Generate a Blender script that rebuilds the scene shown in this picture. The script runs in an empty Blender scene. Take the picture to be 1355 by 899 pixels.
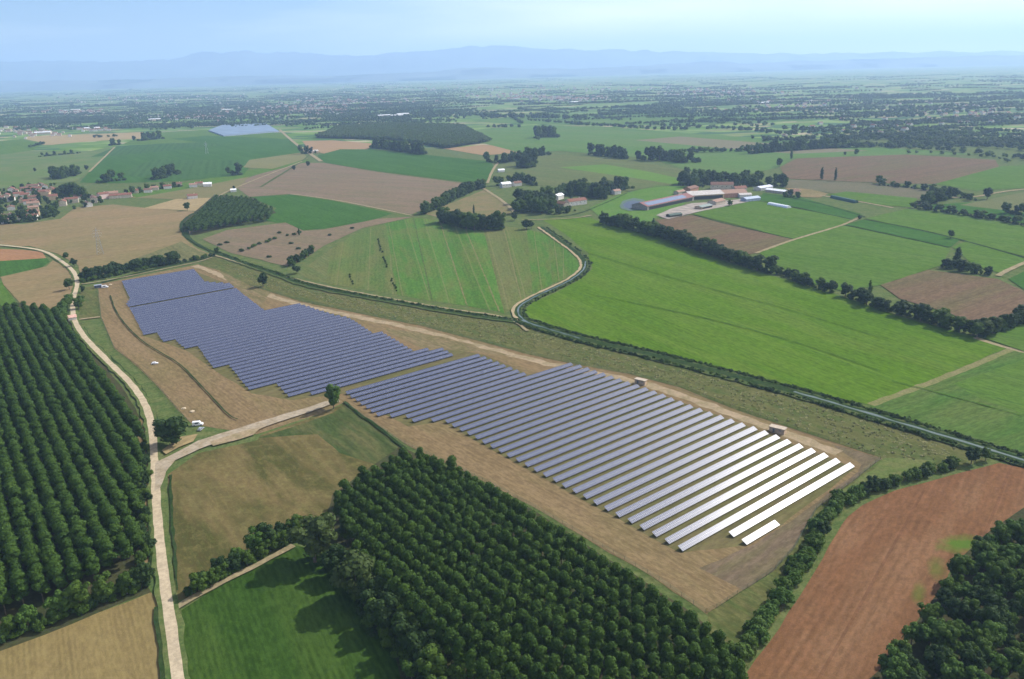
import bpy, bmesh, math, random
import numpy as np
from mathutils import Vector, Matrix, geometry, noise
rnd = random.Random(11)
sc = bpy.context.scene
C = sc.collection
R = math.radians

# ------------------------------------------------------------------ camera frame
W, H = 1355, 899
CX, CY, F, HC = 677.5, 449.5, 1090.0, 185.0
def hpt(x): return np.array([x - CX, -((110 - .027 * x) - CY), -F])
UP = np.cross(hpt(2146), hpt(0)); UP /= np.linalg.norm(UP); UP = UP * np.sign(UP[1])
_f = np.array([0, 0, -1.]); YA = _f - _f.dot(UP) * UP; YA /= np.linalg.norm(YA); XA = np.cross(YA, UP)
def P(x, y, z=0.0):
    r = np.array([x - CX, -(y - CY), -F]); d = np.array([r @ XA, r @ YA, r @ UP])
    t = (z - HC) / d[2]
    return (d[0] * t, d[1] * t)
def PP(pts, z=0.0): return [P(x, y, z) for x, y in pts]
cam = bpy.data.cameras.new('camera'); camo = bpy.data.objects.new('camera', cam); C.objects.link(camo)
M = Matrix(((XA[0], XA[1], XA[2]), (YA[0], YA[1], YA[2]), (UP[0], UP[1], UP[2])))
camo.matrix_world = Matrix.Translation((0, 0, HC)) @ M.to_4x4()
cam.sensor_width = 36; cam.lens = F / W * 36; cam.clip_start = 1; cam.clip_end = 120000
sc.camera = camo

# ------------------------------------------------------------------ node helpers
def lin(c):
    return tuple((v / 12.92 if v <= .04045 else ((v + .055) / 1.055) ** 2.4) for v in c)
def newmat(name):
    m = bpy.data.materials.new(name); m.use_nodes = True
    nt = m.node_tree; b = nt.nodes['Principled BSDF']; return m, nt, b
def N(nt, t, **kw):
    n = nt.nodes.new(t)
    for k, v in kw.items():
        if k.startswith('i_'): n.inputs[k[2:].replace('_', ' ')].default_value = v
        else: setattr(n, k, v)
    return n
def math_(nt, op, a, b=None, c=None):
    n = nt.nodes.new('ShaderNodeMath'); n.operation = op
    for i, v in enumerate((a, b, c)):
        if v is None: continue
        if isinstance(v, (int, float)): n.inputs[i].default_value = v
        else: nt.links.new(v, n.inputs[i])
    return n.outputs[0]
def mix(nt, f, a, b, blend='MIX'):
    n = nt.nodes.new('ShaderNodeMix'); n.data_type = 'RGBA'; n.blend_type = blend
    for i, v in ((0, f), (6, a), (7, b)):
        if isinstance(v, (int, float)): n.inputs[i].default_value = v
        elif isinstance(v, tuple): n.inputs[i].default_value = (*v[:3], 1)
        else: nt.links.new(v, n.inputs[i])
    return n.outputs[2]
def noise_(nt, vec, scale, detail=4, rough=.55, dist=0):
    n = nt.nodes.new('ShaderNodeTexNoise'); n.inputs['Scale'].default_value = scale
    n.inputs['Detail'].default_value = detail; n.inputs['Roughness'].default_value = rough
    n.inputs['Distortion'].default_value = dist
    nt.links.new(vec, n.inputs['Vector']); return n.outputs['Fac']
def ramp(nt, f, lo, hi):
    n = nt.nodes.new('ShaderNodeMapRange'); n.clamp = True
    nt.links.new(f, n.inputs[0]); n.inputs[1].default_value = lo; n.inputs[2].default_value = hi
    return n.outputs[0]

def simple(name, col, rough=.8, metal=0, var=.15, scale=.6, spec=.3):
    m, nt, b = newmat(name)
    tc = N(nt, 'ShaderNodeTexCoord')
    f = noise_(nt, tc.outputs['Object'], scale, 4)
    c2 = tuple(max(0, v * (1 - var * 2)) for v in col); c1 = tuple(min(1, v * (1 + var)) for v in col)
    nt.links.new(mix(nt, ramp(nt, f, .3, .7), c2, c1), b.inputs['Base Color'])
    b.inputs['Roughness'].default_value = rough; b.inputs['Metallic'].default_value = metal
    b.inputs['Specular IOR Level'].default_value = spec
    return m

def field_mat(name, a, b_, ang=None, period=3.0, amt=.25, big=70, blot=.8, c=None, camt=.5, cbig=30, tram=0, tramcol=None, fine=.25, rough=.95, stretch=4.0):
    """two-tone crop or soil surface: blotches, drill rows along ang (deg), wheel tracks every `tram` metres"""
    a, b_ = tuple(v * .8 for v in a), tuple(v * .8 for v in b_)
    if c: c = tuple(v * .8 for v in c)
    m, nt, b = newmat(name)
    tc = N(nt, 'ShaderNodeTexCoord'); co = tc.outputs['Object']
    mp = N(nt, 'ShaderNodeMapping'); mp.inputs['Rotation'].default_value = (0, 0, -R(ang or 0))
    mp.vector_type = 'POINT'
    nt.links.new(co, mp.inputs[0]); rc = mp.outputs[0]
    # stretched blotches along the working direction
    mp2 = N(nt, 'ShaderNodeMapping'); mp2.inputs['Scale'].default_value = (1 / stretch if ang is not None else 1, 1, 1)
    nt.links.new(rc, mp2.inputs[0]); sv = mp2.outputs[0]
    f1 = ramp(nt, noise_(nt, sv, 1 / big, 5, .6, .3), .5 - .28 / max(blot, .1) * .6, .5 + .28 / max(blot, .1) * .6)
    col = mix(nt, f1, a, b_)
    if c:
        f2 = ramp(nt, noise_(nt, sv, 1 / cbig, 6, .62, .4), .44, .6)
        col = mix(nt, math_(nt, 'MULTIPLY', f2, camt), col, c)
    sep = N(nt, 'ShaderNodeSeparateXYZ'); nt.links.new(rc, sep.inputs[0])
    wob = noise_(nt, sv, 1 / 18, 2)
    if ang is not None and amt:
        ph = math_(nt, 'ADD', math_(nt, 'MULTIPLY', sep.outputs[1], 2 * math.pi / period), math_(nt, 'MULTIPLY', wob, 3.0))
        s = math_(nt, 'MULTIPLY_ADD', math_(nt, 'SINE', ph), .5, .5)
        # broken rows
        br = ramp(nt, noise_(nt, sv, 1 / 12, 3), .35, .6)
        s = math_(nt, 'MULTIPLY', s, math_(nt, 'MULTIPLY', br, amt))
        col = mix(nt, s, col, tuple(v * .45 for v in a))
    if ang is not None:
        # long passes of slightly different tone
        mp3 = N(nt, 'ShaderNodeMapping'); mp3.inputs['Scale'].default_value = (.002, 1, 1)
        nt.links.new(rc, mp3.inputs[0])
        f4 = noise_(nt, mp3.outputs[0], 1 / 7, 3, .7)
        col = mix(nt, ramp(nt, f4, .35, .65), mix(nt, .78, tuple(v * .5 for v in a), col), mix(nt, .9, tuple(min(1, v * 1.6) for v in b_), col))
    if tram:
        ph = math_(nt, 'PINGPONG', math_(nt, 'ADD', sep.outputs[1], math_(nt, 'MULTIPLY', wob, 1.5)), tram)
        t = math_(nt, 'LESS_THAN', ph, .55)
        col = mix(nt, math_(nt, 'MULTIPLY', t, .55), col, tramcol or (.22, .17, .1))
    mp5 = N(nt, 'ShaderNodeMapping'); mp5.inputs['Scale'].default_value = (.17 if ang is not None else .6, .55, 1)
    nt.links.new(rc, mp5.inputs[0]); f6 = noise_(nt, mp5.outputs[0], 1, 6, .72)
    col = mix(nt, math_(nt, 'MULTIPLY', ramp(nt, f6, .46, .66), .5), col, tuple(v * .5 for v in a))
    col = mix(nt, math_(nt, 'MULTIPLY', ramp(nt, f6, .5, .3), .45), col, tuple(min(1, v * 1.4) for v in b_))
    f3 = noise_(nt, co, .42, 7, .8)
    col = mix(nt, math_(nt, 'MULTIPLY', ramp(nt, f3, .35, .7), fine), col, tuple(v * .35 for v in a))
    f5 = noise_(nt, co, .13, 6, .75)
    col = mix(nt, math_(nt, 'MULTIPLY', ramp(nt, f5, .5, .75), fine), col, tuple(min(1, v * 1.5) for v in b_))
    nt.links.new(col, b.inputs['Base Color'])
    b.inputs['Roughness'].default_value = rough; b.inputs['Specular IOR Level'].default_value = 0
    bp = N(nt, 'ShaderNodeBump'); bp.inputs['Strength'].default_value = .6; bp.inputs['Distance'].default_value = .5
    nt.links.new(f3, bp.inputs['Height']); nt.links.new(bp.outputs[0], b.inputs['Normal'])
    return m

# ------------------------------------------------------------------ colours (albedo)
TAN = (.205, .145, .072); TAN2 = (.16, .12, .052); SAND = (.40, .31, .20)
GRN = (.078, .155, .011); GRN2 = (.10, .185, .016); DKG = (.03, .088, .024); OLV = (.11, .125, .04); OLV2 = (.15, .14, .055)
BRN = (.15, .105, .062); RED = (.27, .125, .07); WHEAT = (.27, .205, .085)

# ------------------------------------------------------------------ mesh helpers
def link(name, me, mat=None, parent=None):
    o = bpy.data.objects.new(name, me); C.objects.link(o)
    if mat is not None and me is not None and not me.materials: me.materials.append(mat)
    if parent: o.parent = parent
    return o
def tag(o, label=None, cat=None, group=None, kind=None):
    if label: o['label'] = label
    if cat: o['category'] = cat
    if group: o['group'] = group
    if kind: o['kind'] = kind
    return o
def empty(name, loc, rz=0, s=1.0):
    o = bpy.data.objects.new(name, None); C.objects.link(o)
    o.location = loc; o.rotation_euler = (0, 0, rz); o.scale = (s, s, s) if not isinstance(s, tuple) else s
    o.empty_display_size = .5
    return o
class MB:
    def __init__(s): s.v = []; s.f = []; s.mi = []
    def quad(s, pts, mi=0):
        n = len(s.v); s.v += [tuple(p) for p in pts]; s.f.append(tuple(range(n, n + len(pts)))); s.mi.append(mi)
    def box(s, cx, cy, z0, lx, ly, lz, ang=0, mi=0):
        ca, sa = math.cos(ang), math.sin(ang); n = len(s.v)
        for z in (z0, z0 + lz):
            for ax, ay in ((-1, -1), (1, -1), (1, 1), (-1, 1)):
                x, y = ax * lx / 2, ay * ly / 2
                s.v.append((cx + x * ca - y * sa, cy + x * sa + y * ca, z))
        for f in ((0, 3, 2, 1), (4, 5, 6, 7), (0, 1, 5, 4), (1, 2, 6, 5), (2, 3, 7, 6), (3, 0, 4, 7)):
            s.f.append(tuple(n + i for i in f)); s.mi.append(mi)
    def tube(s, pts, rads, n=6, mi=0):
        base = len(s.v)
        for i, p in enumerate(pts):
            p = Vector(p)
            d = (Vector(pts[min(i + 1, len(pts) - 1)]) - Vector(pts[max(i - 1, 0)])).normalized()
            a = d.orthogonal().normalized(); b = d.cross(a)
            for k in range(n):
                t = 2 * math.pi * k / n
                s.v.append(tuple(p + (a * math.cos(t) + b * math.sin(t)) * rads[i]))
        for i in range(len(pts) - 1):
            for k in range(n):
                a0 = base + i * n + k; a1 = base + i * n + (k + 1) % n
                s.f.append((a0, a1, a1 + n, a0 + n)); s.mi.append(mi)
        s.f.append(tuple(base + (len(pts) - 1) * n + k for k in range(n))); s.mi.append(mi)
    def mesh(s, name):
        me = bpy.data.meshes.new(name); me.from_pydata(s.v, [], s.f)
        if any(s.mi): me.polygons.foreach_set('material_index', s.mi)
        me.update(); return me
    def build(s, name, mat, parent=None): return link(name, s.mesh(name), mat, parent)

LAY = [0.02]
def roughen(pts, step, j):
    out = []
    for i in range(len(pts)):
        a = Vector(pts[i]); b = Vector(pts[(i + 1) % len(pts)]); L = (b - a).length
        n = max(1, min(80, int(L / step))); d = (b - a) / max(L, 1e-6); nn = Vector((-d.y, d.x))
        for k in range(n):
            p = a + (b - a) * (k / n)
            if k: p = p + nn * (noise.noise(Vector((p.x / step * .37, p.y / step * .37, 3.1))) * 2 * j)
            out.append((p.x, p.y))
    return out
def sheet(name, pts, mat, z=None, rough=(8, .5)):
    if z is None: LAY[0] += .006; z = LAY[0]
    if rough: pts = roughen(pts, *rough)
    tri = geometry.tessellate_polygon([[Vector((x, y, 0)) for x, y in pts]])
    me = bpy.data.meshes.new(name)
    fs = []
    for t in tri:
        a, b, c = (Vector(pts[i]) for i in t)
        if (b - a).cross(c - a) < 0: t = (t[0], t[2], t[1])
        fs.append(tuple(t))
    me.from_pydata([(x, y, z) for x, y in pts], [], fs); me.update()
    o = link(name, me, mat); o['kind'] = 'structure'; return o
def smooth(pts, k=2):
    for _ in range(k):
        q = [pts[0]]
        for a, b in zip(pts, pts[1:]):
            q += [(a[0] * .75 + b[0] * .25, a[1] * .75 + b[1] * .25), (a[0] * .25 + b[0] * .75, a[1] * .25 + b[1] * .75)]
        q.append(pts[-1]); pts = q
    return pts
def resample(pts, step):
    out = [pts[0]]; acc = 0
    for a, b in zip(pts, pts[1:]):
        L = math.dist(a, b); t = step - acc
        while t <= L:
            out.append((a[0] + (b[0] - a[0]) * t / L, a[1] + (b[1] - a[1]) * t / L)); t += step
        acc = L - (t - step)
    return out
def ribbon(name, pts, width, mat, z=None, j=.25, off=0, taper=None):
    """strip of surface along a world path"""
    if z is None: LAY[0] += .006; z = LAY[0]
    pts = resample(smooth(pts), 4)
    v = []; f = []
    for i, p in enumerate(pts):
        a = pts[max(i - 1, 0)]; b = pts[min(i + 1, len(pts) - 1)]
        d = Vector((b[0] - a[0], b[1] - a[1])).normalized(); n = Vector((-d.y, d.x))
        w = width * (taper(i / len(pts)) if taper else 1) / 2
        jl = noise.noise(Vector((p[0] * .11, p[1] * .11, 1))) * j * 2; jr = noise.noise(Vector((p[0] * .11, p[1] * .11, 9))) * j * 2
        v += [(p[0] + n.x * (off + w + jl), p[1] + n.y * (off + w + jl), z), (p[0] + n.x * (off - w + jr), p[1] + n.y * (off - w + jr), z)]
        if i: k = 2 * i; f.append((k - 1, k + 1, k, k - 2))
    me = bpy.data.meshes.new(name); me.from_pydata(v, [], f); me.update()
    o = link(name, me, mat); o['kind'] = 'structure'; return o
def inside(p, poly):
    x, y = p; r = False; j = len(poly) - 1
    for i in range(len(poly)):
        xi, yi = poly[i]; xj, yj = poly[j]
        if (yi > y) != (yj > y) and x < (xj - xi) * (y - yi) / (yj - yi) + xi: r = not r
        j = i
    return r
def wang(p, q):
    a, b = P(*p), P(*q); return math.degrees(math.atan2(b[1] - a[1], b[0] - a[0]))

# ------------------------------------------------------------------ light, sky, haze
SUN_AZ, SUN_EL = 33.0, 41.0
sd = Vector((math.cos(R(SUN_EL)) * math.cos(R(SUN_AZ)), math.cos(R(SUN_EL)) * math.sin(R(SUN_AZ)), math.sin(R(SUN_EL))))
sl = bpy.data.lights.new('sun', 'SUN'); sl.energy = 5.0; sl.angle = R(.53); sl.color = (1, .955, .89)
so = bpy.data.objects.new('sun', sl); C.objects.link(so); so.rotation_euler = sd.to_track_quat('Z', 'Y').to_euler(); so.location = (300, 100, 600)
w = bpy.data.worlds.new('World'); sc.world = w; w.use_nodes = True; nt = w.node_tree
bg = nt.nodes['Background']; sky = N(nt, 'ShaderNodeTexSky'); sky.sky_type = 'NISHITA'; sky.sun_disc = False
sky.sun_elevation = R(SUN_EL); sky.sun_rotation = R(90 - SUN_AZ); sky.altitude = 200; sky.air_density = 1.0; sky.dust_density = .3; sky.ozone_density = 3.0
# thin high cloud
tc = N(nt, 'ShaderNodeTexCoord'); sp = N(nt, 'ShaderNodeSeparateXYZ'); nt.links.new(tc.outputs['Generated'], sp.inputs[0])
dv = math_(nt, 'ADD', math_(nt, 'MAXIMUM', sp.outputs[2], 0), .05)
cb = N(nt, 'ShaderNodeCombineXYZ')
nt.links.new(math_(nt, 'DIVIDE', sp.outputs[0], dv), cb.inputs[0]); nt.links.new(math_(nt, 'DIVIDE', sp.outputs[1], dv), cb.inputs[1])
cn = noise_(nt, cb.outputs[0], .13, 6, .5, .3)
side = ramp(nt, math_(nt, 'ADD', math_(nt, 'MULTIPLY', sp.outputs[0], 1.0), math_(nt, 'MULTIPLY', sp.outputs[2], 0)), -.35, .6)
cm = math_(nt, 'MULTIPLY', ramp(nt, math_(nt, 'ADD', cn, math_(nt, 'MULTIPLY', side, .42)), .5, .9), .9)
skyc = mix(nt, cm, mix(nt, 1.0, sky.outputs[0], (.85, 1.0, 1.3), 'MULTIPLY'), (16.5, 16.2, 16))
nt.links.new(skyc, bg.inputs[0]); bg.inputs[1].default_value = .075
HZ = 7.6e-5
me = MB(); me.box(0, 14000, -1.5, 72000, 41000, 1101)
hz = me.build('haze', None)
hm = bpy.data.materials.new('haze_air'); hm.use_nodes = True; nt = hm.node_tree; nt.nodes.clear()
out = N(nt, 'ShaderNodeOutputMaterial'); pv = N(nt, 'ShaderNodeVolumePrincipled')
pv.inputs['Color'].default_value = (.48, .68, 1, 1); pv.inputs['Density'].default_value = HZ; pv.inputs['Anisotropy'].default_value = .2
nt.links.new(pv.outputs[0], out.inputs['Volume']); hm.volume_intersection_method = 'ACCURATE' if hasattr(hm, 'volume_intersection_method') else hm.volume_intersection_method
hz.data.materials.append(hm)
tag(hz, 'pale blue summer haze lying over the whole plain', 'haze', kind='stuff')
sc.view_settings.view_transform = 'Standard'; sc.view_settings.look = 'None'; sc.view_settings.exposure = 0.5; sc.view_settings.gamma = 1
sc.cycles.volume_bounces = 4; sc.cycles.max_bounces = 6; sc.cycles.diffuse_bounces = 2; sc.cycles.glossy_bounces = 2; sc.cycles.transparent_max_bounces = 4
sc.cycles.volume_step_rate = 4
sc.cycles.use_denoising = True

# ------------------------------------------------------------------ base ground: distant patchwork of fields
def plain_mat():
    m, nt, b = newmat('plain')
    tc = N(nt, 'ShaderNodeTexCoord')
    mp = N(nt, 'ShaderNodeMapping'); mp.inputs['Rotation'].default_value = (0, 0, R(-24)); mp.inputs['Scale'].default_value = (1 / 420, 1 / 210, 1)
    nt.links.new(tc.outputs['Object'], mp.inputs[0])
    def patch(sc_, seed):
        mo = N(nt, 'ShaderNodeMapping'); mo.inputs['Location'].default_value = (seed, seed * .7, 0); mo.inputs['Scale'].default_value = (sc_, sc_, 1)
        nt.links.new(mp.outputs[0], mo.inputs[0])
        v = N(nt, 'ShaderNodeTexVoronoi'); v.distance = 'CHEBYCHEV'; v.inputs['Randomness'].default_value = .8; v.voronoi_dimensions = '2D'
        nt.links.new(mo.outputs[0], v.inputs['Vector']); return v
    v = patch(1, 0); hs = N(nt, 'ShaderNodeSeparateColor'); nt.links.new(v.outputs['Color'], hs.inputs[0])
    cr = N(nt, 'ShaderNodeValToRGB'); nt.links.new(hs.outputs[0], cr.inputs[0]); cr.color_ramp.interpolation = 'CONSTANT'
    el = cr.color_ramp.elements
    cols = [(0, (.03, .08, .025)), (.16, GRN), (.36, (.085, .15, .03)), (.5, (.15, .22, .05)), (.66, (.17, .18, .07)), (.78, (.13, .2, .05)), (.86, (.3, .25, .15)), (.93, (.07, .12, .03)), (.96, (.34, .29, .18))]
    el[0].position = 0; el[0].color = (*cols[0][1], 1); el[1].position = cols[1][0]; el[1].color = (*cols[1][1], 1)
    for p, c in cols[2:]:
        e = el.new(p); e.color = (*c, 1)
    col = cr.outputs[0]
    f = noise_(nt, tc.outputs['Object'], 1 / 60, 6, .65)
    col = mix(nt, math_(nt, 'MULTIPLY', ramp(nt, f, .4, .7), .35), col, (.05, .09, .03))
    f2 = noise_(nt, tc.outputs['Object'], 1 / 1.5, 5, .7)
    col = mix(nt, math_(nt, 'MULTIPLY', ramp(nt, f2, .4, .7), .3), col, (.03, .06, .015))
    nt.links.new(col, b.inputs['Base Color']); b.inputs['Roughness'].default_value = 1; b.inputs['Specular IOR Level'].default_value = .05
    return m
me = bpy.data.meshes.new('ground'); gx = 35000
me.from_pydata([(-gx, -5000, 0), (gx, -5000, 0), (gx, 33000, 0), (-gx, 33000, 0)], [], [(0, 1, 2, 3)])
g = link('ground', me, plain_mat()); g['kind'] = 'structure'

def hills(name, D, prof, mat, depth, seed):
    """mountain range far off: px profile -> heights at distance D"""
    xs = np.arange(-500, 1900, 3); v = []; f = []; rows = 5
    for x in xs:
        hor = 110 - .027 * x
        y = np.interp(x, [p[0] for p in prof], [p[1] for p in prof])
        r = np.array([x - CX, -(hor - CY), -F]); d = np.array([r @ XA, r @ YA]); s = D / abs(d[1])
        wx, wy = d * s; dist = math.hypot(F, math.hypot(x - CX, hor - CY))
        zt = max(45, (hor - y) * s * 1.0 * math.cos(math.atan((CY - hor) / F)) + HC)
        for k in range(rows):
            t = k / (rows - 1)
            nz = noise.fractal(Vector((wx / 2600, k * 1.7, seed)), 1.0, 2.0, 6)
            ng2 = noise.fractal(Vector((wx / 900, 2.2, seed)), .8, 2.1, 6) * min(75, zt * .12) * (k == rows - 1)
            z = ng2 + zt * (t ** 1.1) * (1 + .10 * nz * (1 if k < rows - 1 else .35)) if k else -2
            v.append((wx, wy + depth * t + 900 * nz * (t > 0) * (t < 1), z))
    for i in range(len(xs) - 1):
        for k in range(rows - 1):
            a = i * rows + k; f.append((a, a + rows, a + rows + 1, a + 1))
    me = bpy.data.meshes.new(name); me.from_pydata(v, [], f); me.update()
    for p in me.polygons: p.use_smooth = True
    o = link(name, me, mat); o['kind'] = 'structure'
MT = simple('hill_slope', (.09, .11, .10), 1, 0, .3, 1 / 900, .05)
hills('hills', 25000, [(-500, 86), (0, 79), (60, 80), (130, 81), (180, 77), (215, 71), (240, 69), (270, 67), (290, 65), (330, 68), (380, 68), (430, 73), (470, 71), (500, 67), (560, 66), (620, 60), (650, 58), (700, 60), (760, 63), (830, 63), (900, 65), (1000, 68), (1100, 70), (1200, 67), (1355, 66), (1900, 60)], MT, 2500, 1)
hills('hills', 18500, [(-500, 112), (0, 109), (150, 106), (300, 101), (420, 101), (560, 96), (600, 91), (640, 88), (690, 91), (760, 92), (830, 89), (900, 84), (950, 80), (1010, 83), (1100, 80), (1200, 77), (1355, 72), (1900, 60)], MT, 1800, 7)

# ------------------------------------------------------------------ fields
A_ARR = -51.3
def fld(pts, mat, name='field', **k): return sheet(name, PP(pts), mat, **k)
m_soil = field_mat('bare_soil', TAN, (.25, .178, .095), 128, 2.6, .22, 45, .9, c=(.17, .15, .06), camt=.55, cbig=22)
m_tan = field_mat('stubble_tan', (.25, .185, .09), (.28, .2, .105), wang((0, 330), (250, 300)), 6, .2, 90, .9, c=(.15, .16, .06), camt=.6, cbig=70, tram=22)
m_wheat = field_mat('ripe_wheat', WHEAT, (.22, .175, .07), wang((100, 830), (110, 899)), 1.7, .45, 40, .9, c=(.25, .17, .08), camt=.3)
m_olive = field_mat('weedy_grass', OLV, OLV2, 128, 3, .15, 25, 1.2, c=(.07, .12, .03), camt=.8, cbig=9, fine=.5)
m_verge = field_mat('verge_grass', (.10, .15, .045), (.15, .16, .06), None, 3, 0, 12, 1, c=(.06, .12, .03), camt=.6, cbig=8, fine=.5)
m_green = field_mat('green_crop', GRN, GRN2, wang((800, 330), (1250, 470)), 5, .28, 70, .9, c=(.15, .2, .04), camt=.5, cbig=40, tram=26, tramcol=(.05, .11, .025))
m_green2 = field_mat('green_meadow', (.075, .15, .02), (.10, .175, .03), wang((950, 290), (1080, 310)), 5, .2, 80, .8, c=(.13, .18, .05), camt=.4, tram=20, tramcol=(.05, .11, .03))
m_deep = field_mat('deep_green_crop', (.042, .108, .018), (.055, .13, .024), wang((430, 205), (600, 235)), 5, .15, 90, .8, c=(.08, .17, .04), camt=.4)
m_maize = field_mat('maize', (.03, .072, .01), (.048, .095, .016), wang((330, 760), (380, 899)), 2.2, .55, 30, .9, c=(.10, .15, .03), camt=.35, cbig=25)
m_red = field_mat('red_soil', (.225, .118, .056), (.19, .092, .046), wang((1090, 899), (1200, 700)), 3.2, .42, 45, .9, c=(.31, .185, .10), camt=.6, cbig=22, tram=14, tramcol=(.11, .055, .03), fine=.45)
m_brown = field_mat('ploughed', BRN, (.18, .12, .075), wang((1000, 330), (1180, 290)), 4, .2, 60, .9, c=(.12, .13, .05), camt=.6, cbig=50)
m_pink = field_mat('stony_stubble', (.24, .175, .12), (.2, .15, .09), wang((330, 250), (590, 265)), 5, .2, 40, 1, c=(.15, .15, .07), camt=.6, cbig=25, fine=.4)
m_mix = field_mat('patchy_hay', (.22, .165, .07), (.15, .13, .05), wang((455, 550), (520, 600)), 4.5, .3, 28, 1.4, c=(.04, .062, .012), camt=1.0, cbig=18, fine=.6)
m_hay = field_mat('pale_hay', (.37, .28, .15), (.32, .25, .12), wang((200, 275), (270, 262)), 4, .2, 40, .8)
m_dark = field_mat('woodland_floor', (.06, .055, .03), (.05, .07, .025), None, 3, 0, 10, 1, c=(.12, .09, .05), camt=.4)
m_road = field_mat('gravel_road', (.56, .46, .32), (.47, .38, .255), None, 3, 0, 12, .8, c=(.36, .3, .2), camt=.5, cbig=5, fine=.08)
m_gravel = field_mat('gravel_yard', (.42, .36, .27), (.38, .31, .22), None, 3, 0, 9, .9, c=(.28, .22, .13), camt=.7, cbig=6, fine=.2)
m_path = field_mat('dirt_path', (.36, .29, .18), (.3, .25, .14), None, 3, 0, 9, .9, c=(.2, .18, .09), camt=.6, cbig=6)
m_ditch = field_mat('ditch_growth', (.022, .045, .015), (.035, .065, .02), None, 3, 0, 7, 1, c=(.08, .10, .04), camt=.4, cbig=6)
m_bank = field_mat('bank_grass', (.05, .09, .025), (.09, .12, .04), None, 3, 0, 9, 1, c=(.15, .14, .06), camt=.5, cbig=7)

sheet('ground', [(-900, 60), (900, 60), (1500, 1400), (900, 2100), (-1400, 2200), (-1900, 1500)], m_verge, z=.012, rough=None)
# south-west cluster, front
fld([(-60, 880), (0, 862), (60, 840), (130, 811), (200, 784), (212, 800), (219, 899), (224, 1000), (-80, 1000)], m_wheat)
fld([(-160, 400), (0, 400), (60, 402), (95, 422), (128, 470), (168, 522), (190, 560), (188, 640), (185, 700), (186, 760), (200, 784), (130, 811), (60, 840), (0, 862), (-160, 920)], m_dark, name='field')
fld([(186, 545), (196, 575), (199, 640), (197, 740), (190, 765), (180, 765), (182, 660), (181, 590)], m_soil)
fld([(222, 628), (262, 600), (340, 583), (345, 576), (425, 548), (455, 535), (542, 598), (480, 640), (430, 680), (385, 715), (330, 742), (262, 788), (236, 795), (228, 700)], m_mix)
m_hay2 = field_mat('green_hay_strip', (.05, .08, .024), (.075, .10, .032), wang((455, 550), (520, 600)), 5, .4, 25, 1, c=(.19, .16, .07), camt=.7, cbig=14)
fld([(341, 580), (440, 547), (457, 536), (542, 598), (510, 620), (450, 600), (420, 575)], m_hay2)
fld([(240, 808), (300, 770), (345, 745), (390, 722), (480, 740), (560, 860), (620, 1000), (262, 1000)], m_maize)
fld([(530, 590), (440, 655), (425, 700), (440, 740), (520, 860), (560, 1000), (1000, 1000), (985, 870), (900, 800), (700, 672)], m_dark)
# solar site
SITE = [(128, 377), (262, 350), (290, 358), (330, 378), (400, 399.5), (480, 416), (560, 432), (620, 448), (707, 471), (755, 481), (832, 495), (900, 513), (967, 540), (1038, 564), (1168, 607), (1128, 638), (1081, 673), (1051, 726), (1024, 756), (936, 814), (870, 768), (700, 668), (620, 628), (540, 590), (455, 533), (425, 548), (340, 575), (254, 562), (234, 542), (213, 517), (182, 486), (151, 461), (134, 421)]
fld(SITE, m_soil)
m_soild = field_mat('damp_soil', (.15, .115, .075), (.19, .14, .09), 40, 5, .2, 20, 1, c=(.15, .14, .06), camt=.7, cbig=10)
fld([(1168, 607), (1128, 638), (1081, 673), (1051, 726), (1024, 756), (985, 782), (925, 752), (1000, 720), (1060, 680), (1135, 625), (1140, 615), (1100, 588)], m_soild)
m_under = field_mat('grass_between_panels', (.15, .135, .055), (.12, .12, .045), 38.7, 6.95, .3, 20, 1, c=(.22, .17, .09), camt=.7, cbig=12)
fld([(162, 377), (256, 358), (305, 378), (348, 411), (399, 403), (463, 421), (493, 441), (550, 465), (583, 460), (640, 470), (699, 496), (761, 482), (857, 516), (1004, 570), (1132, 620), (1035, 695), (986, 722), (900, 732), (673, 608), (584, 558), (540, 565), (456, 521), (386, 530), (333, 521), (285, 491), (246, 464), (190, 445)], m_under)
m_sand = field_mat('sandy_edge', SAND, (.34, .26, .16), None, 3, 0, 14, 1, c=(.22, .19, .09), camt=.7, cbig=9)
ribbon('path', PP([(262, 351), (290, 361), (330, 380), (399, 403), (480, 419), (560, 436), (620, 452), (707, 475), (755, 485), (832, 500), (900, 519), (967, 545), (1038, 570), (1120, 600)]), 7, m_sand, off=-3, j=1.4)
for q in ([(285, 352), (330, 375), (360, 385), (345, 405), (300, 372)], [(505, 432), (600, 450), (680, 472), (620, 465), (560, 462), (520, 444)]):
    fld(q, field_mat('weedy_soil', (.17, .14, .06), (.27, .2, .12), 128, 4, .2, 14, 1, c=(.10, .12, .03), camt=.6, cbig=10), rough=(5, 1.5))
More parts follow.
